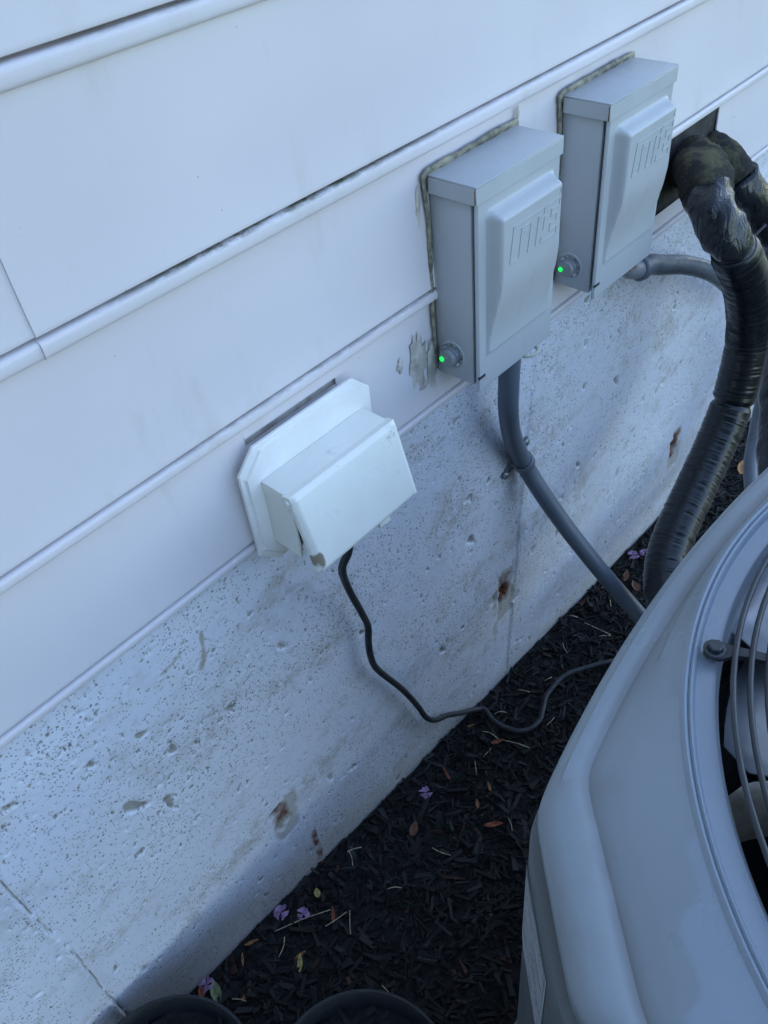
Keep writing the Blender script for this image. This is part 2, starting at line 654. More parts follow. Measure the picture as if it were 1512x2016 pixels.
def board_profile(zt, zg, bead=.0175, top_y=.0045):
    zb = zg - bead
    pr = [(top_y, zt), (top_y - .0005, zt - .004)]
    for k in range(1, 6):
        t = k / 6
        pr.append((top_y + (-.0008 - top_y) * t, zt + (zg + .006 - zt) * t))
    pr += [(-.0018, zg + .0050), (-.0022, zg + .0024), (-.0018, zg + .0010), (-.0004, zg + .0004), (.0040, zg + .0004), (.0105, zg + .0002), (.0112, zg - .0024)]
    r = (bead - .0024) / 2
    for k in range(0, 12):
        a = math.radians(86 - k * 15.6)
        ca, sa = abs(math.cos(a)) ** .50, math.copysign(abs(math.sin(a)) ** .50, math.sin(a))
        pr.append((.0070 - .0112 * ca, zg - .0024 - r + r * sa))
    pr += [(.0090, zb), (.0100, zb + .0006)]
    return pr


def add_board(house, x0, x1, zt, zg, dy=0.0, bead=.0175, algae_shade=0.0, seed=0, prof=None):
    n = max(2, int((x1 - x0) / .03)) if x1 - x0 < 4 else 130
    xs = np.linspace(x0, x1, n + 1)
    pr = prof or board_profile(zt, zg, bead)
    wv = (vnoise(xs, xs * 0 + seed * 3.1, 2.2, 20 + seed, 2) - .5) * .0016
    wz = (vnoise(xs, xs * 0 + seed * 1.7, 1.7, 90 + seed, 2) - .5) * .0022
    P = [[(x, y + dy + wv[i], z + wz[i]) for (y, z) in pr] for i, x in enumerate(xs)]
    mb = MB().grid(P)
    # end thickness so that a lap shows an edge
    for row, sgn in ((P[0], 1), (P[-1], -1)):
        k = len(mb.v)
        mb.v += list(row) + [(p[0], p[1] + .002, p[2]) for p in row]
        m_ = len(row)
        mb.f += [(k + j, k + j + 1, k + m_ + j + 1, k + m_ + j) for j in range(m_ - 1)]
    me = mb.me('siding_board', 50)
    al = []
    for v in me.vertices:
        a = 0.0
        if algae_shade:
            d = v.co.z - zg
            a = max(0.0, 1 - abs(d + .0022) / .0034) * algae_shade
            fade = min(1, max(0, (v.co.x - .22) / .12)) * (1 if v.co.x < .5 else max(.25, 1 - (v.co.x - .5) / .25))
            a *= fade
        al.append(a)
    attr_f(me, 'algae_shade', al)
    return obj('siding_board', me, 'vinyl', house)


def build_house():
    h = thing('house', 'white house wall of beaded siding above a pitted painted concrete foundation', 'house', (0, 0, 0))
    XL, XR = -7.0, 7.0
    # rows above the view
    row = 0
    zt_prev = None
    grooves = [G_B + .168 * k for k in range(25, 0, -1)]
    for k, g in enumerate(grooves):
        add_board(h, XL, XR, g + .168 - .0125, g, 0, .0175, 0, k)
    add_board(h, XL, XR, G_B + .168 - .0125, G_B, 0, .0180, .45, 31)  # groove colour darkened for the shadow line under the lip
    # second row in view is lapped at x = 0.2
    add_board(h, XL, .2105, G_B - .0125, G_A, .0, .0180, .0, 32)
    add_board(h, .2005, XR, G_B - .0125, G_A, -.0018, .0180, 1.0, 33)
    add_board(h, XL, XR, G_A - .0130, G_C, 0, .0150, .40, 34)  # groove darkened in colour, standing in for lip shadow
    # bottom row: cut round the outlet and the pipe opening
    zt = G_C - .0100
    add_board(h, XL, .350, zt, G_D, 0, .0130, 0, 35)
    add_board(h, .350, .4745, .8540, G_D, 0, .0130, 0, 35)
    add_board(h, .350, .4745, zt, .8620, 0, .013, 0, 35, prof=[(.0045, zt), (.0034, .8660), (.0030, .8622), (.005, .8618)])
    add_board(h, .4745, 1.085, zt, G_D, 0, .0130, 0, 35)
    add_board(h, 1.305, XR, zt, G_D, 0, .0130, 0, 35)
    # the strip left under the opening
    full = board_profile(.768, G_D, .013, .0015)
    add_board(h, 1.085, 1.305, .768, G_D, 0, .0130, 0, 35, prof=full)
    # behind the siding
    MB().box(.30, .52, .0075, .0140, .72, .90).build('sheathing', 'smear', h)
    MB().box(XL, XR, .0155, .06, .735, 5.55).build('wall_core', 'backing', h)
    op = MB()
    op.box(1.06, 1.125, .0075, .0115, .745, .886)
    op.add([(1.120, .008, .886), (1.205, .0035, .886), (1.212, .0030, .75), (1.118, .0075, .75)], [(0, 1, 2, 3)])
    op.add([(1.198, .0062, .886), (1.262, .0030, .886), (1.252, .0028, .75), (1.205, .0066, .75)], [(0, 1, 2, 3)])
    op.add([(1.255, .0050, .886), (1.312, .0066, .886), (1.312, .0066, .75), (1.248, .0052, .75)], [(0, 1, 2, 3)])
    op.build('felt_lining', 'felt', h, None)
    MB().box(XL, XR, .06, 6.0, -.3, 5.5).build('house_body', 'backing', h)
    mb = MB()
    v = [(XL - .3, -.30, 5.5), (XR + .3, -.30, 5.5), (XR + .3, 3.0, 7.2), (XL - .3, 3.0, 7.2), (XR + .3, 6.3, 5.5), (XL - .3, 6.3, 5.5)]
    mb.add(v, [(0, 1, 2, 3), (3, 2, 4, 5), (0, 3, 5), (1, 4, 2), (0, 5, 4, 1)])
    mb.build('roof', 'roof', h, None)
    for fx, fz, fr in ((.2435, 1.0945, .0032), (1.36, .842, .002)):
        MB().lathe([(fr, 0), (fr * .8, -.0003), (0, -.0004)], (fx, -.0012, fz), 'y', 12).build('paint_fleck', 'block', h, 60)
    # foundation
    FY = .012
    x = np.arange(-.42, 2.30, .0022)
    z = np.arange(-.14, .738, .0022)
    gx, gz = np.meshgrid(x, z, indexing='ij')
    hgt = (vnoise(gx, gz, 5, 1, 3) - .5) * .004 + (vnoise(gx, gz, 60, 2, 3) - .5) * .0010
    pit = np.zeros_like(gx)
    r = np.random.default_rng(23)

    def add_pit(px, pz, rx, rz, depth, rot, k=1.0):
        R_ = max(rx, rz) * 1.5
        i0, i1 = np.searchsorted(x, [px - R_, px + R_])
        j0, j1 = np.searchsorted(z, [pz - R_, pz + R_])
        if i1 - i0 < 1 or j1 - j0 < 1:
            return
        dx, dz = gx[i0:i1, j0:j1] - px, gz[i0:i1, j0:j1] - pz
        c, s = math.cos(rot), math.sin(rot)
        u, v = (dx * c + dz * s) / rx, (-dx * s + dz * c) / rz
        th = np.arctan2(v, u)
        p1, p2 = r.uniform(0, 6, 2)
        d = np.sqrt(u * u + v * v) * (1 + .22 * np.sin(2 * th + p1) + .16 * np.sin(3 * th + p2))
        q = np.clip((1.12 - d) / .34, 0, 1)
        hgt[i0:i1, j0:j1] = np.minimum(hgt[i0:i1, j0:j1] + 0, hgt[i0:i1, j0:j1] - depth * q * (1 + .3 * (v > 0)))
        pit[i0:i1, j0:j1] = np.maximum(pit[i0:i1, j0:j1], q * k)

    # round bug holes: many small, few big
    n = 4200
    for _ in range(n):
        px, pz = r.uniform(-.35, 2.2), r.uniform(-.05, .72)
        dens = float(vnoise(np.array([px]), np.array([pz]), 4.5, 55, 2)[0])
        if r.random() > .25 + 1.5 * max(0, dens - .32):
            continue
        s = .0013 + .0016 * r.random() ** 2
        add_pit(px, pz, s, s * r.uniform(.9, 1.5), .0016, r.uniform(-.5, .5), r.uniform(.4, 1))
    for _ in range(240):
        px, pz = r.uniform(-.35, 2.2), r.uniform(.0, .70)
        s = .0022 + .0030 * r.random() ** 2
        add_pit(px, pz, s, s * r.uniform(.8, 1.7), .0030, r.uniform(-.7, .7), r.uniform(.6, 1))
    for _ in range(20):
        px, pz = r.uniform(-.3, 2.1), r.uniform(.10, .66)
        s = .0058 + .0045 * r.random()
        add_pit(px, pz, s * r.uniform(.6, 1.1), s * r.uniform(.7, 1.4), .0030, r.uniform(-.8, .8), r.uniform(.45, .75))
    # the biggest chips, where they are
    for px, pz, s, a in ((.165, .535, .008, .5), (.10, .50, .013, .9), (.135, .46, .010, .2), (.245, .52, .007, 0), (.70, .43, .009, .9),
                         (.62, .24, .008, .8), (1.00, .37, .007, .4), (1.10, .49, .008, .7), (.985, .70, .008, 1.2)):
        add_pit(px, pz, s * .62, s * 1.3, .0035, a, .75)
    # seams left by the form boards
    stain = np.zeros_like(gx)
    for pts in (((.862, .72), (.851, .607), (.846, .525), (.836, .438), (.826, .294), (.818, .182), (.809, .088), (.803, -.14)),
                ((-.041, .74), (-.041, .56), (-.040, .483), (-.037, .35), (-.040, .269), (-.042, -.14))):
        zs = np.array([p[1] for p in pts])[::-1]
        xs = np.array([p[0] for p in pts])[::-1]
        xc = np.interp(gz, zs, xs) + (vnoise(gx * 0, gz, 60, 8, 2) - .5) * .004
        d = gx - xc
        rough = vnoise(gx * 0 + 2, gz, 45, 12, 3)
        hgt += np.exp(-((d + .003) / .0036) ** 2) * .0040 * (rough + .15)
        crack = np.exp(-((d - .0012) / .0016) ** 2) * np.clip((rough - .34) * 6, 0, 1)
        hgt -= crack * .0045
        pit = np.maximum(pit, crack * .9)
        hgt -= .0014 * (d > 0) * (xs[0] > .5)
    # unpainted strip above the mulch and worn paint
    zline = np.interp(gx, [-.05, .225, .314, .65, 1.118, 1.373, 2.3], [.229, .168, .148, .07, .046, .03, .01])
    bare = np.clip((zline - .02 - gz) / .11 + .5 + (vnoise(gx, gz, 7, 70, 4) - .5) * 1.1, 0, 1)
    soft = np.clip((vnoise(gx * .6, gz, 5.5, 71, 3) - .44) * 3.6, 0, 1) * np.clip((.46 - gz) / .18, 0, 1) * .55
    bare = np.maximum(bare * .85, soft)
    stain = np.clip((vnoise(gx, gz * .6, 7, 77, 3) - .5) * 3, 0, 1) * np.clip(1 - abs(gz - zline - .02) / .07, 0, 1) * .8

    def drip(pts, w, k):
        global_min = np.full_like(gx, 9.0)
        for (ax, az), (bx, bz) in zip(pts[:-1], pts[1:]):
            ux, uz = bx - ax, bz - az
            t = np.clip(((gx - ax) * ux + (gz - az) * uz) / (ux * ux + uz * uz), 0, 1)
            global_min[:] = np.minimum(global_min, np.hypot(gx - ax - ux * t, gz - az - uz * t))
        return np.clip((w - global_min + (vnoise(gx, gz, 90, 5, 2) - .5) * w) / (w * .35), 0, 1) * k

    stain = np.maximum(stain, drip([(.243, .668), (.240, .645), (.236, .63), (.230, .620)], .0035, 1.0))
    stain = np.maximum(stain, drip([(.19, .655), (.215, .662)], .003, .7))
    rust = np.zeros_like(gx)

    def patch(x0, x1, z0, z1, dep, k, bk):
        wob = (vnoise(gx, gz, 42, 31, 4) - .5) * .024
        mk = np.clip((np.minimum(np.minimum(gx - x0, x1 - gx), np.minimum(gz - z0, z1 - gz)) + wob) / .005, 0, 1)
        hgt[:] -= mk * dep
        stain[:] = np.maximum(stain, mk * k)
        bare[:] = np.maximum(bare, mk * bk)
        return mk

    # three square tie-hole patches, rusted
    for (x0, x1, z0, z1, seed) in ((.243, .292, .165, .268, 3), (.765, .812, .165, .285, 4), (1.385, 1.432, .075, .19, 6)):
        mk = patch(x0, x1, z0, z1, .0016, .6, .5)
        cx, cz = (x0 + x1) / 2 - .006, z0 + (z1 - z0) * .62
        for k in range(5):
            add_pit(cx + r.uniform(-.012, .012), cz + r.uniform(-.024, .024), .007, .010, .006, r.uniform(0, 3), .8)
        rr_ = np.hypot((gx - cx) / .021, (gz - cz) / .040)
        rust = np.maximum(rust, np.clip((1.05 - rr_ + (vnoise(gx, gz, 60, 40 + seed, 3) - .5) * 1.6) * 1.6, 0, 1) * mk)
    rust = np.maximum(rust, drip([(.300, .118), (.301, .075), (.299, .03)], .006, 1.0) * np.clip(vnoise(gx, gz, 50, 44, 2) * 2 - .3, 0, 1))
    rust = np.maximum(rust, drip([(.812, .16), (.810, .09)], .002, .8))
    dk = patch(.755, .765, .12, .28, .001, .4, .5)
    V = np.stack([gx, FY - hgt, gz], 2).reshape(-1, 3)
    ni, nj = gx.shape
    idx = np.arange(ni * nj).reshape(ni, nj)
    F = np.stack([idx[:-1, :-1], idx[1:, :-1], idx[1:, 1:], idx[:-1, 1:]], 2).reshape(-1, 4)
    me = bpy.data.meshes.new('foundation')
    me.vertices.add(len(V))
    me.vertices.foreach_set('co', V.astype(np.float32).ravel())
    me.loops.add(F.size)
    me.loops.foreach_set('vertex_index', F.astype(np.int32).ravel())
    me.polygons.add(len(F))
    me.polygons.foreach_set('loop_start', np.arange(0, F.size, 4, dtype=np.int32))
    me.polygons.foreach_set('use_smooth', np.ones(len(F), dtype=bool))
    me.update(calc_edges=True)
    me.validate()
    for nm, a in (('pit', pit), ('bare', bare), ('rust', rust), ('stain', stain)):
        attr_f(me, nm, a.ravel())
    obj('foundation', me, 'concrete', h)
    mb = MB().box(XL, -.4195, FY, .058, -.3, .737).box(2.297, XR, FY, .058, -.3, .737)
    me2 = mb.me('foundation')
    for nm in ('pit', 'bare', 'rust', 'stain'):
        attr_f(me2, nm, np.zeros(len(me2.vertices)))
    obj('foundation', me2, 'concrete', h)
    return h


# ------------------------------------------------------------------ switch boxes
BW, BH, BD = .1385, .2180, .0520
DF = .0090


def door_height(u, v):
    """raised panel of the door; u, v from its lower left corner in metres"""
    x0, x1, z0, z1 = .0135, .1320, .0430, .2105
    def ss(t):
        t = np.clip(t, 0, 1)
        return t * t * (3 - 2 * t)
    taper = .0028 + .0132 * ss((v - .052) / .085)
    wl = .0030 + .0058 * ss((v - .045) / .11)
    a = ss((u - x0) / wl) * ss((x1 - u) / wl) * ss((v - z0) / .0026) * ss((z1 - v) / .0110)
    return taper * a


def make_box(loc, label, smear=True):
    t = thing('disconnect_box', label, 'electrical box', loc, 'grey switch boxes on the siding')
    e = MB().box(0, BW, -BD, 0, 0, BH, .0014)
    e.build('enclosure', 'enamel', t)
    MB().box(.0065, BW - .003, -BD - .0056, -BD + .003, .006, BH - .002).build('door_gap', 'gap', t)
    # door: a sheet with a raised panel and a rolled edge
    n, m_ = 84, 132
    dw, dh = BW + .0045, BH + .004
    us = np.linspace(0, dw, n)
    vs = np.linspace(0, dh, m_)
    gu, gv = np.meshgrid(us, vs, indexing='ij')
    hh = door_height(gu, gv)
    ed = np.minimum(np.minimum(gu, dw - gu), gv)
    roll = .0022 * (1 - np.sqrt(np.clip(1 - (1 - np.clip(ed / .0022, 0, 1)) ** 2, 0, 1)))
    yy = -BD - DF - hh + roll
    P = [[(gu[i, j] - .0015, yy[i, j], gv[i, j] - .006) for j in range(m_)] for i in range(n)]
    mb = MB().grid(P)
    yb = -BD - .0052
    bord = [P[i][0] for i in range(n)] + [P[-1][j] for j in range(1, m_)] + [P[i][-1] for i in range(n - 2, -1, -1)] + [P[0][j] for j in range(m_ - 2, 0, -1)]
    k = len(mb.v)
    mb.v += bord + [(p[0], yb, p[2]) for p in bord]
    q = len(bord)
    mb.f += [(k + i, k + (i + 1) % q, k + q + (i + 1) % q, k + q + i) for i in range(q)]
    mb.f.append(tuple(k + q + i for i in range(q)))
    door = mb.build('door', 'enamel', t, 45)
    # embossed outline letters on the raised panel
    lg = MB()
    ox, oz, sx, sz, sl = .0310, .1440, .0104, .0062, .0010

    def stroke(pts, wd=.00085):
        for (a, b), (c, d) in zip(pts[:-1], pts[1:]):
            p0 = Vector((ox + a * sx + b * sl, oz + b * sz))
            p1 = Vector((ox + c * sx + d * sl, oz + d * sz))
            d_ = (p1 - p0).normalized()
            p0, p1 = p0 - d_ * wd * .4, p1 + d_ * wd * .4
            wd = .00135 if abs(d_.x) > abs(d_.y) else .00070
            nn = Vector((-d_.y, d_.x)) * wd * .5
            qs = [p0 + nn, p1 + nn, p1 - nn, p0 - nn]
            vv = []
            for kx, lift in ((1.0, -.0004), (.55, .0008)):
                for i_, w_ in enumerate(qs):
                    mid = (p0 + p1) / 2
                    ctr = p0 if i_ in (0, 3) else p1
                    w2 = ctr + (w_ - ctr) * kx
                    yv = -BD - DF - float(door_height(np.array(w2.x + .0015), np.array(w2.y + .006))) - lift
                    vv.append((w2.x, yv, w2.y))
            lg.add(vv, [(4, 5, 6, 7), (0, 1, 5, 4), (1, 2, 6, 5), (2, 3, 7, 6), (3, 0, 4, 7)])
    stroke([(0, 0), (0, 6), (5.2, 6), (5.2, 4.9), (4.3, 4.9), (4.3, 0), (3.0, 0), (3.0, 4.9), (1.45, 4.9), (1.45, 0), (0, 0)])
    stroke([(2.0, 4.0), (2.75, 4.0)])
    stroke([(5.2, 1.0), (5.2, 0), (7.9, 0), (7.9, 1.2), (6.6, 1.2), (6.6, 2.4), (7.6, 2.4), (7.6, 3.6), (6.6, 3.6), (6.6, 4.8), (7.9, 4.8), (7.9, 6), (5.6, 6)])
    stroke([(5.4, 2.2), (5.4, 4.2), (6.1, 4.2)])
    for k2 in range(10):
        a0, a1 = 2 * PI * k2 / 10, 2 * PI * (k2 + 1) / 10
        stroke([(8.15 + .3 * math.cos(a0), 7.2 + .48 * math.sin(a0)), (8.15 + .3 * math.cos(a1), 7.2 + .48 * math.sin(a1))], .0006)
    obj('logo', lg.me('logo', 30), 'enamel', door)
    # hinge notch at the lower left of the door
    MB().box(-.0018, .0100, -BD - .0096, -BD - .0080, .0108, .0146, .0002, 1).build('hinge_slot', 'gap', t)
    # rain hood
    hd = MB()
    hx0, hx1, hz0, hz1 = -.0048, BW + .0048, BH - .0030, BH + .0160
    hd.box(hx0, hx1, -BD - .0108, .0, hz1 - .0018, hz1, .0007)
    hd.box(hx0, hx1, -BD - .0108, -BD - .0092, hz0, hz1 - .0019, .0006, 1)
    hd.box(hx0, hx0 + .0016, -BD - .0090, -.002, hz0, hz1 - .0019, .0006, 1)
    hd.box(hx1 - .0016, hx1, -BD - .0090, -.002, hz0, hz1 - .0019, .0006, 1)
    hd.build('rain_hood', 'enamel', t)
    MB().box(hx0 - .00025, hx0 + .0004, -BD - .0096, -BD - .0086, hz0 + .001, hz1 - .003).build('rust_edge', 'rustmetal', t)
    # knock-out with the indicator plug on the left side
    cy, cz = -.0225, .0300
    kn = MB().lathe([(.0178, -.00002), (.0174, -.0010), (.0158, -.0011), (.0154, -.0001), (.0128, -.0001), (0.0, -.0003)], (0, cy, cz), 'x', 30)
    kn.build('knockout_ring', 'enamel', t)
    nut = MB()
    for i in range(8):
        a = 2 * PI * i / 8
        nut.add([(-.0006 - k * .0026, cy + rr * math.cos(a + da), cz + rr * math.sin(a + da)) for k in (0, 1) for rr, da in ((.0100, -.39), (.0145, -.30), (.0145, .10), (.0130, .18), (.0100, .39))],
                [(5, 6, 7, 8, 9), (1, 6, 7, 2), (2, 7, 8, 3), (0, 5, 6, 1), (3, 8, 9, 4), (4, 9, 5, 0)])
    nut.build('lock_nut', 'zinc', t, 30)
    pl = MB().lathe([(.0112, -.001), (.0112, -.0052), (.0100, -.0056), (.0112, -.0064), (.0100, -.0072), (.0112, -.0080), (.0108, -.0108), (.0098, -.0120), (.0, -.0124)], (0, cy, cz), 'x', 26)
    plug = pl.build('indicator_plug', 'plug', t)
    MB().lathe([(.0031, -.0112), (.0029, -.0136), (.0016, -.0143), (0, -.0145)], (0, cy + .0056, cz - .0010), 'x', 14).build('indicator_light', 'led', plug, 60)
    MB().lathe([(.0022, -.0114), (.0022, -.0121), (0, -.0121)], (0, cy - .0048, cz - .0022), 'x', 12).build('indicator_hole', 'gap', plug)
    # bead of sealant along the top and left edge, on the wall
    r = np.random.default_rng(int(loc[0] * 1000))
    path = resample(spline([(-.0035, -.0005, .005), (-.0050, -.0010, .10), (-.0045, -.001, .18), (-.0085, -.001, .222), (-.0055, -.0015, .2345), (.03, -.002, .2362), (.09, -.002, .2366), (.138, -.0015, .2360), (.1465, -.001, .2350)]), .004)
    nz = r.random(len(path) + 4)
    sb = MB().tube(path, lambda i, t_, a: (.0020 + .0026 * (nz[i] * .4 + nz[i + 1] * .3 + nz[i + 2] * .3)) * (1.3 if t_ > .58 else .9), 10)
    sb.v = [(p[0], p[1] * .55, p[2]) for p in sb.v]
    sb.build('sealant_bead', 'sealant', t, 180)
    return t


def smear_patch(parent, name, cx, cz, w, hgt, y, seed, mat):
    r = np.random.default_rng(seed)
    n = 26
    pts = []
    for i in range(n):
        a = 2 * PI * i / n
        k = .6 + .55 * r.random()
        pts.append((cx + w / 2 * math.cos(a) * k, cz + hgt / 2 * math.sin(a) * k))
    v = [(cx, y - .0009, cz)] + [(x, y - .0007, z) for x, z in [((px - cx) * .8 + cx, (pz - cz) * .8 + cz) for px, pz in pts]] + [(x, y + .0004, z) for x, z in pts]
    f = [(0, 1 + i, 1 + (i + 1) % n) for i in range(n)] + [(1 + i, 1 + n + i, 1 + n + (i + 1) % n, 1 + (i + 1) % n) for i in range(n)]
    me = mesh_from(name, v, f, 180)
    return obj(name, me, mat, parent)


def build_boxes():
    a = make_box((.6305, -.0005, .7835), 'grey metal switch box with green indicator, nearer the white outlet cover')
    smear_patch(a, 'sealant_smear', -.010, .015, .018, .075, .0000, 3, 'smear')
    smear_patch(a, 'sealant_smear', -.032, .030, .030, .075, .0008, 4, 'smear')
    smear_patch(a, 'sealant_smear', -.026, -.010, .024, .040, .0016, 5, 'smear')
    smear_patch(a, 'sealant_smear', -.062, .040, .010, .022, .0012, 6, 'smear')
    smear_patch(a, 'sealant_smear', -.016, .205, .008, .050, .0020, 8, 'smear')
    smear_patch(a, 'sealant_smear', .148, .243, .006, .018, -.0005, 7, 'smear')
    # padlock tab under the first door
    path = [(.098 + .0115 * math.cos(q) * 1.1, -BD - .007 - .0105 * math.sin(q), -.0045) for q in np.linspace(-.15, PI + .15, 16)]
    MB().tube(path, .0021, 8).build('padlock_tab', 'ivory', a)
    b = make_box((.8685, -.0005, .7865), 'grey metal switch box with green indicator, farther one beside the pipes')
    MB().box(.0905, .1045, -BD - .0088, -BD + .002, -.0085, -.0062, .0003, 1).build('padlock_tab', 'rustmetal', b)


# ------------------------------------------------------------------ outlet cover
def build_outlet():
    t = thing('outlet_cover', 'yellowed white weatherproof outlet cover with its lid ajar on a white block', 'outlet cover', (.342, -.0185, .7445))
    # mounting block: octagonal plate with a moulded edge (local coordinates)
    def octo(dx0, dx1, dz0, dz1, c):
        return [(dx0 + c, dz0), (dx1 - c, dz0), (dx1, dz0 + c), (dx1, dz1 - c), (dx1 - c, dz1), (dx0 + c, dz1), (dx0, dz1 - c), (dx0, dz0 + c)]
    rings = []
    for ins, y in ((.014, .0180), (.014, .0086), (.0004, .0082), (0.0, .0076), (0.0, .0048), (.0010, .0040), (.0040, .0034), (.0050, .0026), (.0060, .0006), (.0074, .0)):
        rings.append([(x, y, z) for x, z in octo(-.0195 + ins, .1615 - ins, -.0315 + ins, .1195 - ins, .0225)])
    mb = MB().grid(rings, close_v=True)
    k = len(mb.v) - 8
    mb.f.append(tuple(range(k, k + 8)))
    mb.build('mounting_block', 'block', t, 25)
    # box body, open at the front and below
    W_, H_, D_ = .144, .0820, .0405
    bd = MB()
    th = .0028
    bd.box(0, W_, -D_, -.0002, H_ - th, H_, .0012)
    bd.box(0, th, -D_, -.0002, 0, H_ - th + .0004, .0008, 1)
    bd.box(W_ - th, W_, -D_, -.0002, 0, H_ - th + .0004, .0008, 1)
    bd.box(th, W_ - th, -D_ + .012, -.0002, 0, th, .0006, 1)
    bd.build('cover_body', 'cover', t)
    MB().box(th + .0005, W_ - th - .0005, -.022, -.0012, th + .0005, H_ - th - .0005).build('receptacle', 'gap', t)
    MB().box(th + .001, th + .003, -D_ + .004, -.0225, th + .001, H_ - th - .001).build('gasket', 'felt', t)
    # lid, hinged along the top front edge and tilted open
    L, ang = .0915, math.radians(15.5)
    n, m_ = 44, 32
    lw = W_ + .0040
    us = np.linspace(0, 1, n) * lw
    vs = np.linspace(0, 1, m_) * L
    gu, gv = np.meshgrid(us, vs, indexing='ij')
    e = np.minimum(np.minimum(gu, lw - gu), np.minimum(gv, L - gv))
    rr_ = .0050
    roll = rr_ * (1 - np.sqrt(np.clip(1 - (1 - np.clip(e / rr_, 0, 1)) ** 2, 0, 1)))
    P = [[(gu[i, j] - .002, -.0055 + roll[i, j], -gv[i, j]) for j in range(m_)] for i in range(n)]
    mb = MB().grid(P)
    bord = [P[i][0] for i in range(n)] + [P[-1][j] for j in range(1, m_)] + [P[i][-1] for i in range(n - 2, -1, -1)] + [P[0][j] for j in range(m_ - 2, 0, -1)]
    k = len(mb.v)
    q = len(bord)
    lip = []
    for p in bord:
        d = -p[2]
        back = .0105 if d < .020 else .0050
        lip.append((p[0], back, p[2]))
    inn = [(min(max(p[0], .0008), lw - .0048), p[1], min(max(p[2], -L + .0024), -.0024)) for p in lip]
    floor = [(p[0], -.0032, p[2]) for p in inn]
    mb.v += bord + lip + inn + floor
    for a in range(3):
        mb.f += [(k + a * q + i, k + a * q + (i + 1) % q, k + (a + 1) * q + (i + 1) % q, k + (a + 1) * q + i) for i in range(q)]
    mb.f.append(tuple(k + 3 * q + i for i in range(q)))
    lme = mb.me('lid', 50)
    attr_f(lme, 'stain', [max(0.0, 1 - math.hypot((v.co.x - .002) / .007, (v.co.z + L - .016) / .013)) for v in lme.vertices])
    lid = obj('lid', lme, 'cover', t)
    lid.location = (0, -D_ - .0012, H_ + .0020)
    lid.rotation_euler = (-ang, 0, 0)
    for x, s in ((-.0022, -1), (lw - .0018, 1)):
        MB().lathe([(.0030, 0), (.0030, s * .0010), (.0022, s * .0018), (0, s * .0020)], (x, .0048, -.0068), 'x', 14).build('hinge_pin', 'block', lid)
    MB().box(.088, .104, .0022, .0062, -L - .0085, -L + .004, .0008).build('latch_tab', 'cover', lid)
    w_ = MB()
    return t


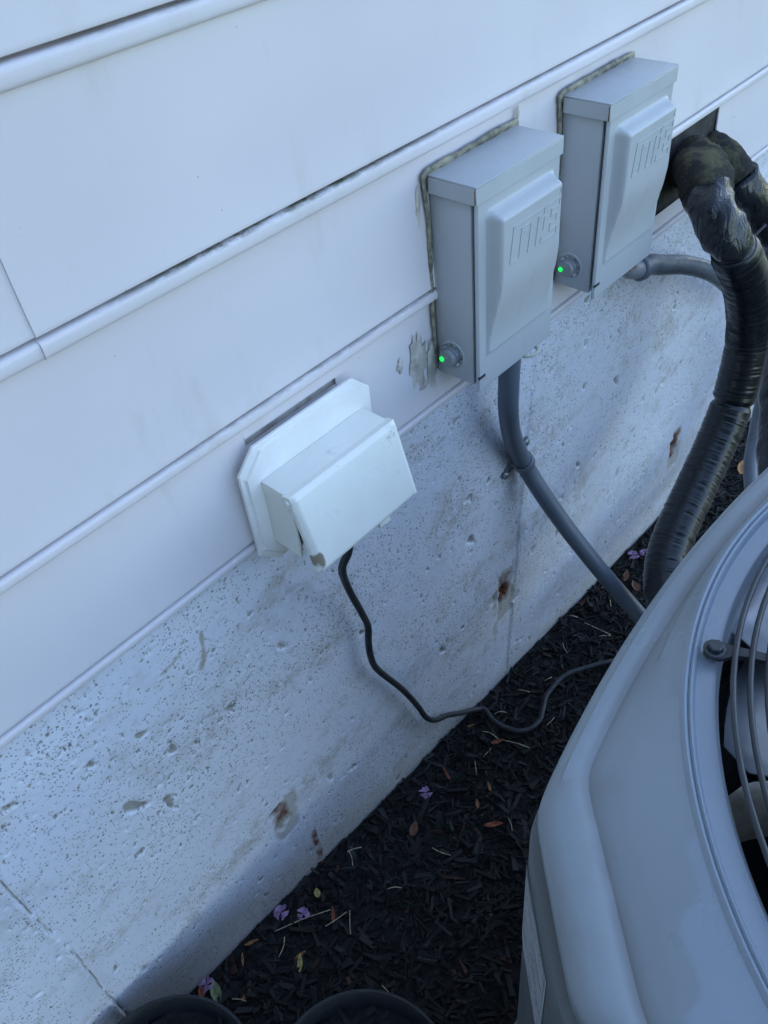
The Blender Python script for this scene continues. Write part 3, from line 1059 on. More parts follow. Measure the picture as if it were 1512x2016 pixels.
# ------------------------------------------------------------------ cord and conduits
def build_lines():
    r = np.random.default_rng(2)
    g = lambda x: float(ground_z(x))
    pts = [(.4145, -.046, .800), (.4165, -.052, .770), (.4175, -.053, .735), (.4120, -.048, .690), (.411, -.032, .650), (.430, -.013, .585), (.452, -.004, .510), (.4605, -.002, .472), (.4580, -.001, .440),
           (.4580, -.001, .405), (.467, -.001, .366), (.508, -.001, .272), (.536, -.002, .195), (.553, -.003, .140), (.574, -.004, .108), (.605, -.002, .082), (.640, -.001, .045), (.685, -.004, .006),
           (.697, -.014, .000), (.688, -.042, .000), (.694, -.078, -.001), (.712, -.098, -.002), (.743, -.103, -.003), (.775, -.090, -.006), (.800, -.081, -.007), (.856, -.082, -.009), (.905, -.107, -.012), (.935, -.125, -.015), (.99, -.17, -.02), (1.02, -.26, -.022), (1.0, -.40, -.03)]
    P = resample(spline(pts, 8), .006)
    o = MB().tube(P, .0048, 10).build('power_cord', 'cord', None, 180)
    tag(o, 'black cable hanging from the outlet cover and snaking over the mulch', 'cable')

    # first conduit, strapped to the foundation
    t = thing('conduit', 'dark grey conduit strapped to the foundation below the nearer switch box', 'conduit', (.73, -.03, .75))
    loc = Vector((.73, -.03, .75))
    pts = [(.731, -.031, .790), (.731, -.031, .760), (.7305, -.030, .714), (.738, -.025, .667), (.768, -.011, .598), (.808, -.0035, .520), (.824, -.026, .462), (.843, -.068, .388), (.864, -.120, .311), (.880, -.170, .250), (.876, -.25, .20), (.84, -.33, .19), (.80, -.40, .19)]
    P = [p - loc for p in resample(spline(pts, 10), .005)]
    MB().tube(P, .0137, 20).build('flexible_tube', 'conduit', t, 180)
    MB().lathe([(.0, .002), (.0185, .002), (.0185, -.010), (.0165, -.013), (.0165, -.020), (.0150, -.022)], (.001, -.001, .0335), 'z', 6).build('connector', 'zinc', t, 25)
    # strap
    s = thing('conduit_strap', 'small grey two-screw strap holding the dark conduit to the concrete', 'strap', (.808, .012, .520))
    d = Vector((.045, -.008, -.075)).normalized()
    side = d.cross(Vector((0, 1, 0))).normalized()          # along the wall, across the tube
    outn = Vector((0, -1, 0))
    band = []
    prof = [(-.036, .0012), (-.0185, .0012)] + [(-.0152 * math.cos(a), .0150 + .0152 * math.sin(a)) for a in np.linspace(-.6, PI + .6, 18)] + [(.0185, .0012), (.036, .0012)]
    rows = []
    for w2, lift in ((-.0062, 0), (-.0062, .0012), (-.0052, .0020), (.0052, .0020), (.0062, .0012), (.0062, 0)):
        row = []
        for i, (a, b) in enumerate(prof):
            nn = Vector((0, 0))
            p0, p1 = prof[max(0, i - 1)], prof[min(len(prof) - 1, i + 1)]
            tx, tz = p1[0] - p0[0], p1[1] - p0[1]
            l_ = math.hypot(tx, tz)
            a2, b2 = a - tz / l_ * lift, b + tx / l_ * lift
            row.append(tuple(side * a2 + outn * b2 + d * w2))
        rows.append(row)
    MB().grid(rows, close_u=True).build('strap_band', 'conduit_light', s, 50)
    for a in (-.029, .029):
        c = side * a + outn * .0030
        sc_ = MB().lathe([(.0062, 0), (.0062, -.0006), (.0050, -.0030), (.0025, -.0040), (0, -.0041)], tuple(c), 'y', 14)
        sc_.build('screw', 'zinc', s, 40)

    # second conduit, from the farther box behind the pipes
    t2 = thing('conduit', 'pale grey conduit curving from the farther switch box behind the insulated pipe', 'conduit', (1.016, -.03, .76))
    loc = Vector((1.016, -.03, .76))
    pts = [(1.040, -.032, .7375), (1.072, -.033, .7300), (1.102, -.035, .716), (1.181, -.040, .682), (1.261, -.050, .636), (1.345, -.058, .570), (1.461, -.068, .470), (1.540, -.080, .353), (1.566, -.090, .244), (1.552, -.10, .148), (1.488, -.13, .085), (1.40, -.19, .06), (1.2, -.33, .06), (.93, -.45, .08)]
    P = [p - loc for p in resample(spline(pts, 10), .0035)]
    MB().tube(P, lambda i, t_, a: .0150 + .00018 * math.sin(i * 1.05), 18).build('flexible_tube', 'conduit_light', t2, 180)
    el = resample(spline([(1.008, -.030, .792), (1.008, -.030, .766), (1.013, -.030, .750), (1.026, -.031, .742), (1.042, -.032, .737)], 8), .003)
    MB().tube([p - loc for p in el], .0135, 18).build('elbow_fitting', 'plug', t2, 180)
    dr = Vector((.032, -.001, -.0085)).normalized()
    c0 = Vector((1.038, -.032, .738)) - loc
    ringp = [c0 + dr * k for k in (0, .002, .010, .0115)]
    MB().tube(ringp, lambda i, t_, a: (.0155, .0178, .0178, .0160)[i], 22).build('compression_nut', 'conduit_light', t2, 35)

    # insulated refrigerant pipes
    t3 = thing('insulated_pipe', 'thick black insulated pipe in a gathered sleeve with a mossy foam elbow', 'pipe', (1.19, 0, .83), 'insulated pipes leaving the wall')
    loc = Vector((1.19, 0, .83))
    foam = [(1.222, .004, .818), (1.176, -.034, .833), (1.134, -.062, .842), (1.108, -.080, .841), (1.094, -.091, .834)]
    Pf = [p - loc for p in resample(spline(foam, 10), .006)]
    nz = np.random.default_rng(9).random(400)
    MB().tube(Pf, lambda i, t_, a: .0345 + .0030 * math.sin(3 * a + i * .2) + .0055 * (nz[(i // 2 * 7 + int(a * 2)) % 400] - .3) - .008 * max(0, t_ - .80) / .2, 22).build('foam_elbow', 'foam', t3, 180)
    wrap = [(1.100, -.086, .838), (1.086, -.103, .826), (1.080, -.120, .809), (1.084, -.133, .793), (1.094, -.1405, .775)]
    Pw = [p - loc for p in resample(spline(wrap, 10), .003)]
    MB().tube(Pw, lambda i, t_, a: .0305 + .0018 * math.sin(2 * a + i * .35) + .0012 * math.sin(5 * a - i * .6) - .004 * max(0, (t_ - .85) / .15), 28).build('tape_wrap', 'wrap', t3, 180)
    sl = [(1.090, -.139, .780), (1.104, -.1445, .758), (1.130, -.150, .720), (1.162, -.155, .659), (1.176, -.160, .600), (1.168, -.165, .551), (1.146, -.170, .486), (1.095, -.175, .429), (1.038, -.180, .384), (.980, -.187, .349), (.930, -.20, .320), (.88, -.235, .292), (.835, -.30, .275), (.80, -.385, .27)]
    Ps = [p - loc for p in resample(spline(sl, 12), .0021)]
    nn_ = len(Ps)
    rs = np.random.default_rng(31)
    seg, sec = 40, 9
    alt = np.where(np.arange(nn_ + 8) % 2 == 0, 1.0, -1.0)[:, None] * np.where(np.cumsum(rs.random((nn_ + 8, sec)) < .10, axis=0) % 2 == 0, 1.0, -1.0)
    wr_ = alt * rs.uniform(.3, 1.4, (nn_ + 8, sec)) + rs.normal(size=(nn_ + 8, sec)) * .35
    wide = rs.normal(size=nn_ + 8) * .5
    bands = (.375, .80)
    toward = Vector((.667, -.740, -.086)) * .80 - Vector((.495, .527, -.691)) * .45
    dev = {}

    def rad(i, t_, a):
        u = a / (2 * PI) * sec
        j = int(u) % sec
        fr = u - int(u)
        fr = fr * fr * (3 - 2 * fr)
        w1 = wr_[i, j] * (1 - fr) + wr_[i, (j + 1) % sec] * fr
        k = max(-1.6, min(1.6, w1 * .85 + wide[i] * .5))
        b = .0325 + .00082 * k
        dev[(i, round(a, 4))] = k
        for bq in bands:
            b -= .0046 * math.exp(-((t_ - bq) / .006) ** 2)
        b -= .006 * max(0, 1 - t_ / .02)
        return b
    mb = MB().tube(Ps, rad, seg)
    me = mb.me('gathered_sleeve', 180)
    # the pale seam runs along one side
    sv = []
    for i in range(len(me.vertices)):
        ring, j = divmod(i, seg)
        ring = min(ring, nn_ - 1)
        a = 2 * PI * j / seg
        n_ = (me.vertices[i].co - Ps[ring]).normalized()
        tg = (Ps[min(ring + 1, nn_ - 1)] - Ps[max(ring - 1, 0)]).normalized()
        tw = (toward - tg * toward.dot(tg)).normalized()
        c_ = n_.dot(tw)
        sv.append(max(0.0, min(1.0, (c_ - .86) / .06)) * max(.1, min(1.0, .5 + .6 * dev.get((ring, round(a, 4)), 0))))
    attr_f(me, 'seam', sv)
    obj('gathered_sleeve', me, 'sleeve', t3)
    # cable tie at the top of the sleeve
    c = Vector((1.0935, -.1405, .7745)) - loc
    tn = Vector((.018, -.006, -.030)).normalized()
    u = tn.cross(Vector((0, 1, 0))).normalized()
    v = tn.cross(u)
    ring = [c + (u * math.cos(a) + v * math.sin(a)) * .0285 for a in np.linspace(0, 2 * PI, 40)]
    zt = MB().tube(ring, .0021, 8)
    tail0 = c + (Vector((.95, -.3, .1)).normalized()) * .0288
    zt.tube([tail0, tail0 + Vector((.014, -.004, .006)), tail0 + Vector((.030, -.007, .012))], .0022, 6)
    zt.build('cable_tie', 'cord', t3, 60)

    t4 = thing('insulated_pipe', 'second black wrapped pipe leaving the wall opening at the picture edge', 'pipe', (1.29, 0, .80), 'insulated pipes leaving the wall')
    loc = Vector((1.29, 0, .80))
    foam = [(1.290, .004, .812), (1.280, -.028, .809), (1.272, -.048, .801), (1.272, -.062, .789)]
    Pf = [p - loc for p in resample(spline(foam, 10), .006)]
    MB().tube(Pf, lambda i, t_, a: .0275 + .0025 * math.sin(2 * a + i * .3) + .002 * nz[(i * 5 + int(a * 3)) % 400], 20).build('foam_elbow', 'foam', t4, 180)
    wr = [(1.270, -.060, .794), (1.288, -.078, .758), (1.336, -.098, .697), (1.405, -.110, .610), (1.470, -.115, .50), (1.50, -.12, .38), (1.49, -.14, .26), (1.40, -.20, .17), (1.2, -.33, .13), (.95, -.44, .12)]
    Pw = [p - loc for p in resample(spline(wr, 10), .006)]
    MB().tube(Pw, lambda i, t_, a: .0285 + .0018 * math.sin(2 * a + i * .3) + .0012 * math.sin(4 * a - i * .7), 22).build('tape_wrap', 'wrap', t4, 180)


SEAM_ANGLE = 0.6


# ------------------------------------------------------------------ condenser
TOPZ = .86


def outline(a, corner, th, k=110, bow=.41):
    c, s_ = abs(math.cos(th)), abs(math.sin(th))
    lo, hi = min(c, s_), max(c, s_)
    A = a / hi if lo < 1e-4 else (-hi + math.sqrt(hi * hi + 4 * bow * lo * lo * a)) / (2 * bow * lo * lo)
    B = corner / ((lo + hi) / math.sqrt(2))
    m_ = min(A, B)
    return m_ * ((m_ / A) ** k + (m_ / B) ** k) ** (-1.0 / k)


def build_condenser():
    cx, cy = AC
    t = thing('condenser_unit', 'grey outdoor air conditioner unit with round fan guard on top', 'air conditioner', (cx, cy, -.02))
    base = .02
    TZ = TOPZ + base
    n = 480
    ths = [2 * PI * i / n for i in range(n)]
    Cr = [outline(.377, .4235, th, 130, .42) for th in ths]
    Or = [outline(.399, .4590, th, 130) for th in ths]

    def ringc(r, z):
        return [(r * math.cos(th), r * math.sin(th), TZ + z) for th in ths]

    def ringo(rs, z):
        return [(r * math.cos(th), r * math.sin(th), TZ + z) for r, th in zip(rs, ths)]
    lerp = lambda A, B, k: [a + (b - a) * k for a, b in zip(A, B)]
    r37 = [.3705] * n
    rows = [ringc(.3430, -.100), ringc(.3430, -.020), ringc(.3445, -.0095), ringc(.3475, -.0050), ringc(.3500, -.0040), ringc(.3590, -.0045), ringc(.3602, -.0042),
            ringc(.3616, -.0008), ringc(.3628, .0012), ringc(.3640, .0018), ringc(.3650, .0008), ringc(.3656, -.0004), ringc(.3664, .0010), ringc(.3678, .0018), ringc(.3692, .0006), ringc(.3705, -.0012),
            ringo(lerp(r37, Cr, .3), -.0050), ringo(lerp(r37, Cr, .6), -.0095), ringo([max(.3712, c - .008) for c in Cr], -.0138), ringo([max(.3722, c - .003) for c in Cr], -.0168), ringo(Cr, -.0182), ringo([c + .003 for c in Cr], -.0176),
            ringo([c + .007 for c in Cr], -.0160), ringo(lerp(Cr, Or, .62), -.0162), ringo([o - .0085 for o in Or], -.0180), ringo([o - .0050 for o in Or], -.0202), ringo([o - .0022 for o in Or], -.0238), ringo([o - .0006 for o in Or], -.0285),
            ringo(Or, -.0340), ringo([o - .0012 for o in Or], -.045), ringo([o - .0050 for o in Or], -.058), ringo([o - .007 for o in Or], -.0585), ringo([o - .007 for o in Or], -.035)]
    me = MB().grid(rows, close_v=True).me('top_cover', 34)
    dark_tone = []
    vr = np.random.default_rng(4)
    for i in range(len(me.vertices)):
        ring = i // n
        dark_tone.append({19: .2, 20: .6, 21: .5, 22: .08}.get(ring, 0.0))  # darker along the crease
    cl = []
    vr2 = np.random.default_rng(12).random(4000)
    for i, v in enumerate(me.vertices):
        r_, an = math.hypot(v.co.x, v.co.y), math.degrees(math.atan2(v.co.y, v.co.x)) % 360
        lim = .3702 + max(0.0, min(40.0, an - 131.5 if an < 230 else 0.0)) * .0027  # ring and one corner take the painted sky reflection
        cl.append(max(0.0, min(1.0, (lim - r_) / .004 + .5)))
    attr_f(me, 'sky_sheen', cl)
    attr_f(me, 'dark_tone', dark_tone)
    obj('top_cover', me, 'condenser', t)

    # cabinet with louvred faces
    zs, rows = [], []
    z = .8015 + base
    prof = [(-.0035, z), (0.001, z - .0006), (0.005, z - .0022), (.006, z - .005), (.006, z - .05)]
    k = 0
    zz = z - .05
    while zz > .14 + base:
        prof += [(.006, zz - .003), (-.004, zz - .006), (-.004, zz - .016), (.006, zz - .026)]
        zz -= .030
    prof += [(.006, .06 + base), (.0, .055 + base)]
    for off, z in prof:
        row = []
        for i, th in enumerate(ths):
            cn = abs(((th + PI / 4) % (PI / 2)) / (PI / 2) - .5)      # .5 at the corners
            face = 1.0 if cn < .26 else 0.0
            o_ = off if (off > 0 or z > .79) else (off * face + .006 * (1 - face))
            row.append(((Or[i] + o_ - .002) * math.cos(th), (Or[i] + o_ - .002) * math.sin(th), z))
        rows.append(row)
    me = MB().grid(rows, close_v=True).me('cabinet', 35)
    attr_f(me, 'dark_tone', [.25] * len(me.vertices))
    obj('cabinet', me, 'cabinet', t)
    MB().lathe([(0, .075 + base), (.36, .075 + base), (.36, .06 + base), (0, .06 + base)], (0, 0, 0), 'z', 40).build('base_pan', 'cavity', t)
    # sheet inside the top so that nothing shines through from the side
    mb = MB().grid([ringo([o - .010 for o in Or], -.070), ringo([o - .010 for o in Or], -.79)], close_v=True)
    mb.build('inner_lining', 'cavity', t, None)
    # coil: stacked fin-covered tubes
    co = MB()
    rnd = np.random.default_rng(8)
    for i in range(30):
        zc = TZ - .125 - i * .0185
        P = []
        for q in range(120):
            th = 2 * PI * q / 120
            rr_ = outline(.374, .415, th, 30, .42) - .014
            row = []
            for s in range(8):
                a = 2 * PI * s / 8
                b = .0088 * (1 + .16 * rnd.random())
                row.append(((rr_ + b * math.cos(a)) * math.cos(th), (rr_ + b * math.cos(a)) * math.sin(th), zc + b * math.sin(a)))
            P.append(row)
        co.grid(P, close_u=True, close_v=True)
    co.build('coil', 'coil', t, 180)
    # fan: hub and blades
    MB().lathe([(0, TZ - .16), (.05, TZ - .16), (.062, TZ - .17), (.062, TZ - .25), (0, TZ - .25)], (0, 0, 0), 'z', 24).build('fan_hub', 'cavity', t)
    for ba in FAN:
        P = []
        for i in range(13):
            u = i / 12
            r_ = .06 + (.330 - .06) * u
            row = []
            for j in range(13):
                v = j / 12                                  # 0 at the trailing edge, which stands high
                chord = math.radians(60 - 14 * u)
                a = math.radians(ba) - chord * v
                rr_ = r_
                if u > .9:
                    rr_ -= .016 * max(0, 1 - v / .06) ** 2 + .016 * max(0, 1 - (1 - v) / .08) ** 2
                row.append((rr_ * math.cos(a), rr_ * math.sin(a), TZ - .066 - .105 * v + .012 * math.sin(v * PI)))
            P.append(row)
        bl = MB().grid(P).build('fan_blade', 'blade', t, 180)
        sm = bl.modifiers.new('thickness', 'SOLIDIFY')
        sm.thickness = .0015
    # flat straps that carry the motor, fixed under the ring
    for sa_ in (92, 182, 272, 2):
        a = math.radians(sa_)
        P = []
        for r_, w_, dz in ((.345, .045, -.045), (.330, .043, -.052), (.300, .034, -.080), (.25, .018, -.125), (.20, .016, -.165), (.05, .016, -.180)):
            P.append([(r_ * math.cos(a) - w_ * k_ * math.sin(a), r_ * math.sin(a) + w_ * k_ * math.cos(a), TZ + dz) for k_ in (-1, -.5, 0, .5, 1)])
        ms = MB().grid(P).build('motor_strap', 'blade', t, 180)
        ms.modifiers.new('thickness', 'SOLIDIFY').thickness = .002
    # guard: concentric wires on four arms, bolted to the ring
    gz = TZ + .0085
    for i in range(26):
        r_ = .3385 - .0106 * i
        MB().tube([(r_ * math.cos(a), r_ * math.sin(a), gz + .004 * (1 - (r_ / .34) ** 2)) for a in np.linspace(0, 2 * PI, 121)], .0021, 8, False).build('guard_wire', 'guard', t, 180)
    for ad in (110, 200, 290, 20):
        a = math.radians(ad)
        d, s = Vector((math.cos(a), math.sin(a), 0)), Vector((-math.sin(a), math.cos(a), 0))
        z0 = Vector((0, 0, TZ))
        tab = []
        for r_, w_, zc, th_ in ((.3585, .004, .0010, .0026), (.3560, .0072, .0010, .0028), (.3475, .0078, .0012, .0028), (.3430, .0060, .0022, .0034), (.3385, .0040, .0035, .0042), (.330, .0034, .0040, .0045), (.060, .0034, .0075, .0045)):
            tab.append([tuple(z0 + d * r_ + s * w_ * sx + Vector((0, 0, zc + (th_ if up else 0)))) for sx, up in ((-1, 0), (1, 0), (1, .7), (.6, 1), (-.6, 1), (-1, .7))])
        mb = MB().grid(tab, close_v=True)
        mb.f.append(tuple(range(6)))
        arm = mb.build('guard_arm', 'guard', t, 40)
        c = z0 + d * .3515 + Vector((0, 0, .0038))
        MB().lathe([(.0078, 0), (.0078, .0010), (.0070, .0014), (.0054, .0014)], tuple(c), 'z', 20).lathe([(.0054, .0012), (.0054, .0050), (.0045, .0056), (0, .0056)], tuple(c), 'z', 6).build('bolt', 'guard', arm, 30)
    # rating sticker on the corner post
    a = math.radians(139)
    d, s = Vector((math.cos(a), math.sin(a), 0)), Vector((-math.sin(a), math.cos(a), 0))
    st, ed = MB(), MB()
    for mb_, ins, lift in ((ed, 0, .0006), (st, .0022, .0010)):
        P = []
        for i in range(11):
            u = -.092 + ins + (.082 - 2 * ins) * i / 10
            row = []
            for z in (.765 - ins + base, .635 + ins + base):
                th = math.radians(139) + u / .456
                r_ = outline(.399, .4590, th, 130) + .004 + lift
                row.append((r_ * math.cos(th), r_ * math.sin(th), z))
            P.append(row)
        mb_.grid(P)
    ed.build('rating_sticker', 'sticker_edge', t, 180)
    st.build('sticker_print', 'sticker', t, 180)
    # wires inside
    for nm, mt, pts in (('yellow_wire', 'yellow', [(-.30, .10, TZ - .20), (-.27, .13, TZ - .185), (-.23, .145, TZ - .19), (-.18, .13, TZ - .21), (-.12, .09, TZ - .23)]),
                        ('yellow_wire', 'yellow', [(-.30, .09, TZ - .21), (-.265, .118, TZ - .198), (-.22, .132, TZ - .20), (-.17, .12, TZ - .22), (-.11, .08, TZ - .24)]),
                        ('red_wire', 'red', [(-.31, .05, TZ - .20), (-.26, .08, TZ - .22), (-.20, .07, TZ - .23), (-.12, .05, TZ - .24)])):
        MB().tube(resample(spline(pts, 8), .006), .0019, 7).build(nm, mt, t, 180)
    # pad
    p = MB().box(cx - .48, cx + .48, cy - .48, cy + .42, -.12, .036, .012).build('equipment_pad', 'plain_concrete', None)
    tag(p, 'low concrete slab on which the air conditioner unit stands', 'slab')


FAN = (118, 208, 298, 388)


# ------------------------------------------------------------------ pots and litter
def build_pots():
    labels = ('black plastic plant pot filled with soil, touching the picture corner by the wall',
              'black plastic plant pot filled with soil, the one nearer the air conditioner')
    for (x, y, r_), lab in zip(POTS, labels):
        z0 = float(surf_z(x, y)[0]) + .002
        t = thing('plant_pot', lab, 'pot', (x, y, z0), 'black plant pots')
        H = .207 - z0
        mb = MB().lathe([(0, .004), (r_ * .74, .004), (r_ * .74, 0), (r_ * .76, 0), (r_ * .93, H - .035), (r_ * .97, H - .032), (r_, H - .004), (r_ - .001, H), (r_ - .004, H), (r_ - .006, H - .004), (r_ * .89, H - .036), (r_ * .88, H - .05), (0, H - .05)], (0, 0, 0), 'z', 56)
        mb.build('pot_wall', 'pot', t, 40)
        rr_ = np.random.default_rng(int(r_ * 1000))
        rings = [[(q * math.cos(a), q * math.sin(a), H - .034 + rr_.uniform(-.003, .003)) for a in np.linspace(0, 2 * PI, 41)[:-1]] for q in np.linspace(.002, r_ * .895, 9)]
        MB().grid(rings, close_v=True).build('soil', 'soil', t, 180)
        # bark flakes lying on the soil
        fl = MB()
        for k in range(150):
            q, a = r_ * .85 * math.sqrt(rr_.random()), rr_.uniform(0, 2 * PI)
            px, py = q * math.cos(a), q * math.sin(a)
            b = rr_.uniform(0, PI)
            L, W_ = rr_.uniform(.006, .02), rr_.uniform(.002, .005)
            ux, uy = math.cos(b), math.sin(b)
            z_ = H - .030 + rr_.uniform(-.001, .004)
            zt_ = rr_.uniform(-.003, .003)
            fl.add([(px - ux * L - uy * W_, py - uy * L + ux * W_, z_ - zt_), (px + ux * L - uy * W_, py + uy * L + ux * W_, z_ + zt_), (px + ux * L + uy * W_, py + uy * L - ux * W_, z_ + zt_ + .001), (px - ux * L + uy * W_, py - uy * L - ux * W_, z_ - zt_ + .001)], [(0, 1, 2, 3)])
        o = fl.build('bark_flakes', 'soil', t, None)
        o['kind'] = 'stuff'


def leaf(name, label, x, y, yaw, L, W_, mat, curl=.25, tilt=.12, cat='leaf', group=None, z=None):
    rows = []
    n = 9
    for i in range(n):
        u = i / (n - 1)
        w_ = W_ * math.sin(PI * (u * .96 + .02)) ** .8 * (1.15 - .4 * u) / 2
        row = []
        for j in range(5):
            v = j / 2 - 1
            row.append(((u - .5) * L, v * w_, abs(v) * w_ * .35 + curl * L * (u - .5) ** 2 + .001 * math.sin(7 * u + 3 * v)))
        rows.append(row)
    me = MB().grid(rows).me(name, 180)
    o = obj(name, me, mat)
    o.location = (x, y, (float(surf_z(x, y)[0]) + .0095) if z is None else z)
    o.rotation_euler = (tilt * math.sin(yaw * 3), -tilt * math.cos(yaw * 2), yaw)
    tag(o, label, cat, group)
    return o


def flower(label, x, y, s, seed):
    r = np.random.default_rng(seed)
    mb = MB()
    for k in range(4):
        a0 = k * 1.57 + r.uniform(-.5, .5)
        rows = []
        for i in range(6):
            u = i / 5
            row = []
            for j in range(6):
                v = j / 5 - .5
                a = a0 + v * (1.0 + .5 * u)
                q = s * u * (.75 + .5 * r.random() * u)
                row.append((q * math.cos(a), q * math.sin(a), .003 + s * .5 * u * (1 - .6 * u) + r.uniform(-.1, .1) * s * u))
            rows.append(row)
        mb.grid(rows)
    o = mb.build('fallen_flower', 'petal', None, 180)
    o.location = (x, y, float(surf_z(x, y)[0]) + .008)
    tag(o, label, 'flower', 'fallen purple blossoms')


def build_litter():
    for x, y, s, lab in ((.499, -.038, .010, 'purple fallen blossom lying alone in the middle of the mulch'),
                         (.197, -.004, .011, 'crumpled purple blossom close to the wall left of the straw blades'),
                         (.219, -.031, .009, 'small purple blossom below the long straw blade'),
                         (.057, -.001, .010, 'purple blossom in the mulch corner beside the green leaf'),
                         (1.237, -.010, .012, 'purple blossom behind the dark conduit close to the wall'),
                         (1.262, -.024, .011, 'purple blossom behind the dark conduit nearest the insulated pipe')):
        flower(lab, x, y, s, int(x * 1000))
    D = 'dry_leaf'
    for x, y, yaw, L, W_, mt, lab in (
            (.528, -.160, -.75, .032, .010, 'leaf_red', 'dark red pointed leaf lying alone beside the air conditioner'),
            (.436, -.066, .4, .026, .014, 'leaf_brown', 'curled brown leaf below the lone purple blossom'),
            (.249, -.064, .85, .026, .006, 'leaf_red', 'narrow red leaf right of the straw blades'),
            (.553, -.040, 1.1, .030, .005, 'leaf_red', 'thin red leaf upright in the mulch above the lone blossom'),
            (.662, -.069, -.6, .026, .009, 'leaf_red', 'broken red leaf below the loop of black cable'),
            (.657, -.012, -.6, .014, .005, 'leaf_orange', 'small orange chip where the cable meets the mulch'),
            (.699, -.080, -.9, .016, .006, 'leaf_red', 'red leaf scrap lying inside the loop of black cable'),
            (.581, -.111, .9, .020, .005, 'leaf_orange', 'thin orange leaf in the dark mulch right of the lone blossom'),
            (.541, -.116, .8, .018, .006, 'leaf_orange', 'small tan leaf fragment above the dark red leaf'),
            (1.172, -.030, .3, .030, .013, 'leaf_brown', 'brown leaf behind the dark conduit, left of the pair'),
            (1.160, -.060, .9, .032, .016, 'leaf_brown', 'brown leaf behind the dark conduit, right of the pair'),
            (1.66, -.060, .3, .050, .022, 'leaf_orange', 'orange leaf on the mulch between the far pipes'),
            (.139, -.004, -.5, .022, .006, 'leaf_orange', 'flat orange leaf crossed by a straw blade'),
            (.114, -.012, .9, .020, .004, 'leaf_orange', 'thin orange sliver above the left plant pot'),
            (.167, -.078, .75, .026, .008, 'leaf_yellow', 'yellow and orange pointed leaf below the small blossom'),
            (.176, -.070, -.3, .018, .006, 'leaf_orange', 'orange leaf tip against the yellow leaf'),
            (.085, -.054, .1, .020, .006, 'leaf_orange', 'orange leaf between the two plant pots'),
            (.046, -.003, 1.0, .022, .010, 'leaf_red', 'rust red leaf tucked under the corner blossom'),
            (.256, -.023, 1.0, .016, .010, 'leaf_yellow', 'small yellow leaf near the wall below the rust streak')):
        leaf(D, lab, x, y, yaw, L, W_, mt)
    leaf('green_leaf', 'pale green leaf lying beside the corner blossom', .060, -.018, 1.15, .034, .016, 'leaf_green', .1)
    straw = [((.172, -.017), (.252, -.056)), ((.229, -.068), (.266, -.076)), ((.271, -.078), (.246, -.104)), ((.151, -.049), (.177, -.034)), ((.334, -.012), (.356, -.023)), ((.334, -.099), (.349, -.115)), ((.224, -.189), (.227, -.223)),
             ((.660, -.036), (.667, -.066)), ((.671, -.076), (.688, -.119)), ((.746, -.116), (.772, -.116)), ((1.001, .0), (1.007, -.016)), ((1.004, -.033), (1.009, -.091)), ((.99, -.074), (1.007, -.092)), ((1.088, -.042), (1.073, -.053)), ((.621, -.069), (.642, -.069)),
             ((.603, -.063), (.584, -.081)), ((.338, -.010), (.324, -.034)), ((.069, -.043), (.080, -.060)), ((.553, -.171), (.537, -.191)), ((.705, -.03), (.722, -.045)), ((.93, -.03), (.915, -.05)), ((.83, -.055), (.846, -.06)), ((.78, -.03), (.79, -.05)), ((.43, -.11), (.44, -.14))]
    r = np.random.default_rng(77)
    special = {0: 'long pale straw blade running from the crumpled blossom toward the air conditioner', 8: 'long straw blade lying just below the loop of black cable',
               11: 'long curved straw blade between the dark conduit and the black cable', 6: 'pale straw blade touching the right plant pot',
               10: 'short straw blade against the foundation left of the dark conduit', 7: 'straw blade pointing at the broken red leaf below the cable'}
    for si, ((ax, ay), (bx, by)) in enumerate(straw):
        za, zb = float(surf_z(ax, ay)[0]) + .0105, float(surf_z(bx, by)[0]) + .0105
        mid = ((ax + bx) / 2 + r.uniform(-.003, .003), (ay + by) / 2 + r.uniform(-.003, .003), (za + zb) / 2 + .002)
        P = resample(spline([(ax, ay, za), mid, (bx, by, zb)], 6), .006)
        if len(P) < 3:
            P = [Vector((ax, ay, za)), Vector(mid), Vector((bx, by, zb))]
        o = MB().tube(P, .0007, 5).build('straw_blade', 'straw', None, 180)
        tag(o, special.get(si, 'short thin pale straw blade lying on the black mulch'), 'straw', 'dry straw blades scattered on the mulch')


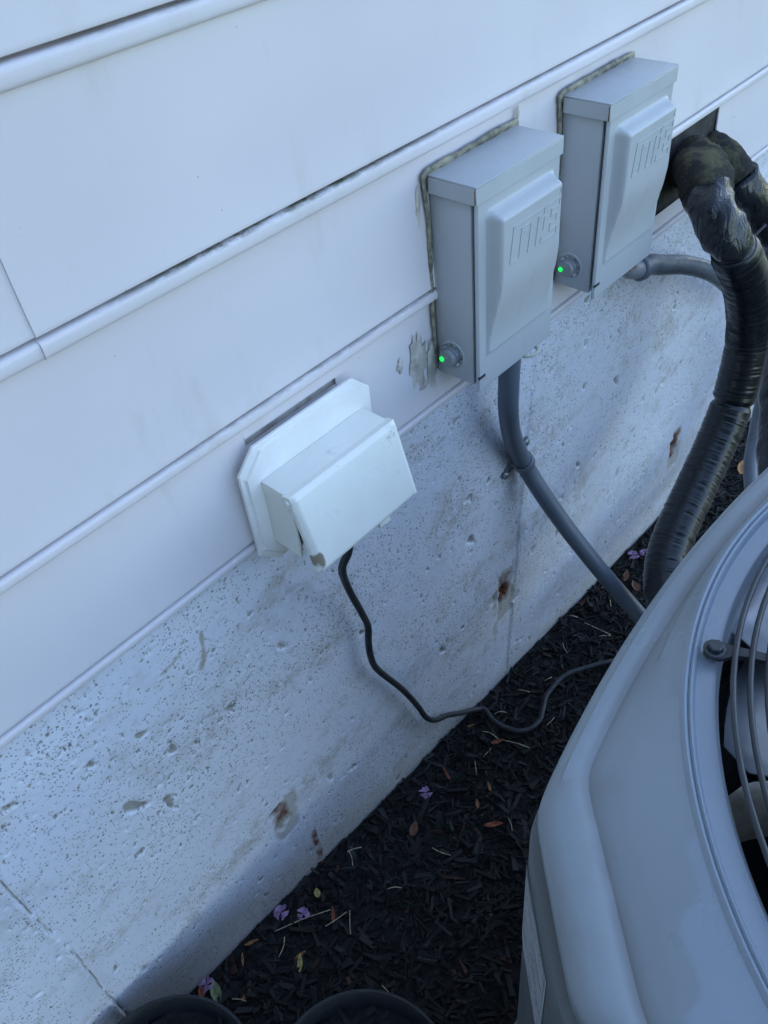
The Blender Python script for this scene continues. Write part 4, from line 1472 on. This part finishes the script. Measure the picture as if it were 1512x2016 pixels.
def build_shade_tree():
    """unseen crape myrtle added to shade the boxes, kind taken from the blossoms"""
    cx, cy = -2.7, -1.5  # out of view, placed to block sky from the box sides
    t = thing('added_crape_myrtle', 'leafy crape myrtle with purple blossoms added unseen at the left to shade the boxes', 'tree', (cx, cy, -.14))
    r = np.random.default_rng(3)
    tr = MB()
    for k in range(5):
        a = k * 1.26 + .4
        p = [(.10 * math.cos(a), .10 * math.sin(a), 0), (.22 * math.cos(a), .22 * math.sin(a), .9), (.5 * math.cos(a), .6 * math.sin(a), 2.0), (.8 * math.cos(a + .3), 1.1 * math.sin(a + .3), 3.2)]
        tr.tube(resample(spline(p, 6), .12), lambda i, u, q: .045 * (1 - .75 * u), 8)
    tr.build('trunk', 'bark', t, 180)
    for nm, n, mt, sz in (('crown', 26000, 'foliage', .075), ('blossom', 1500, 'petal', .05)):
        d = r.normal(size=(n, 3))
        d /= np.linalg.norm(d, axis=1)[:, None]
        rad = r.random(n) ** (.45 if nm == 'crown' else .1)
        lump = 1 + .22 * np.sin(d[:, 0] * 5 + 1) * np.sin(d[:, 1] * 6) + .15 * np.sin(d[:, 2] * 9)
        c = d * (rad * lump)[:, None] * np.array([1.15, 1.9, 2.0]) + np.array([0, 0, 2.25])
        c[:, 2] = np.maximum(c[:, 2], .25 + .2 * r.random(n))
        u = r.normal(size=(n, 3))
        u /= np.linalg.norm(u, axis=1)[:, None]
        w_ = np.cross(u, r.normal(size=(n, 3)))
        w_ /= np.linalg.norm(w_, axis=1)[:, None]
        s_ = (sz * r.uniform(.6, 1.2, n))[:, None]
        V = np.stack([c - u * s_, c + w_ * s_ * .45, c + u * s_, c - w_ * s_ * .45], 1).reshape(-1, 3)
        me = bpy.data.meshes.new(nm)
        me.from_pydata(V.tolist(), [], np.arange(n * 4).reshape(-1, 4).tolist())
        obj(nm, me, mt, t)


build_ground()
build_house()
build_boxes()
build_outlet()
build_lines()
build_condenser()
build_pots()
build_mulch()
build_litter()
build_shade_tree()
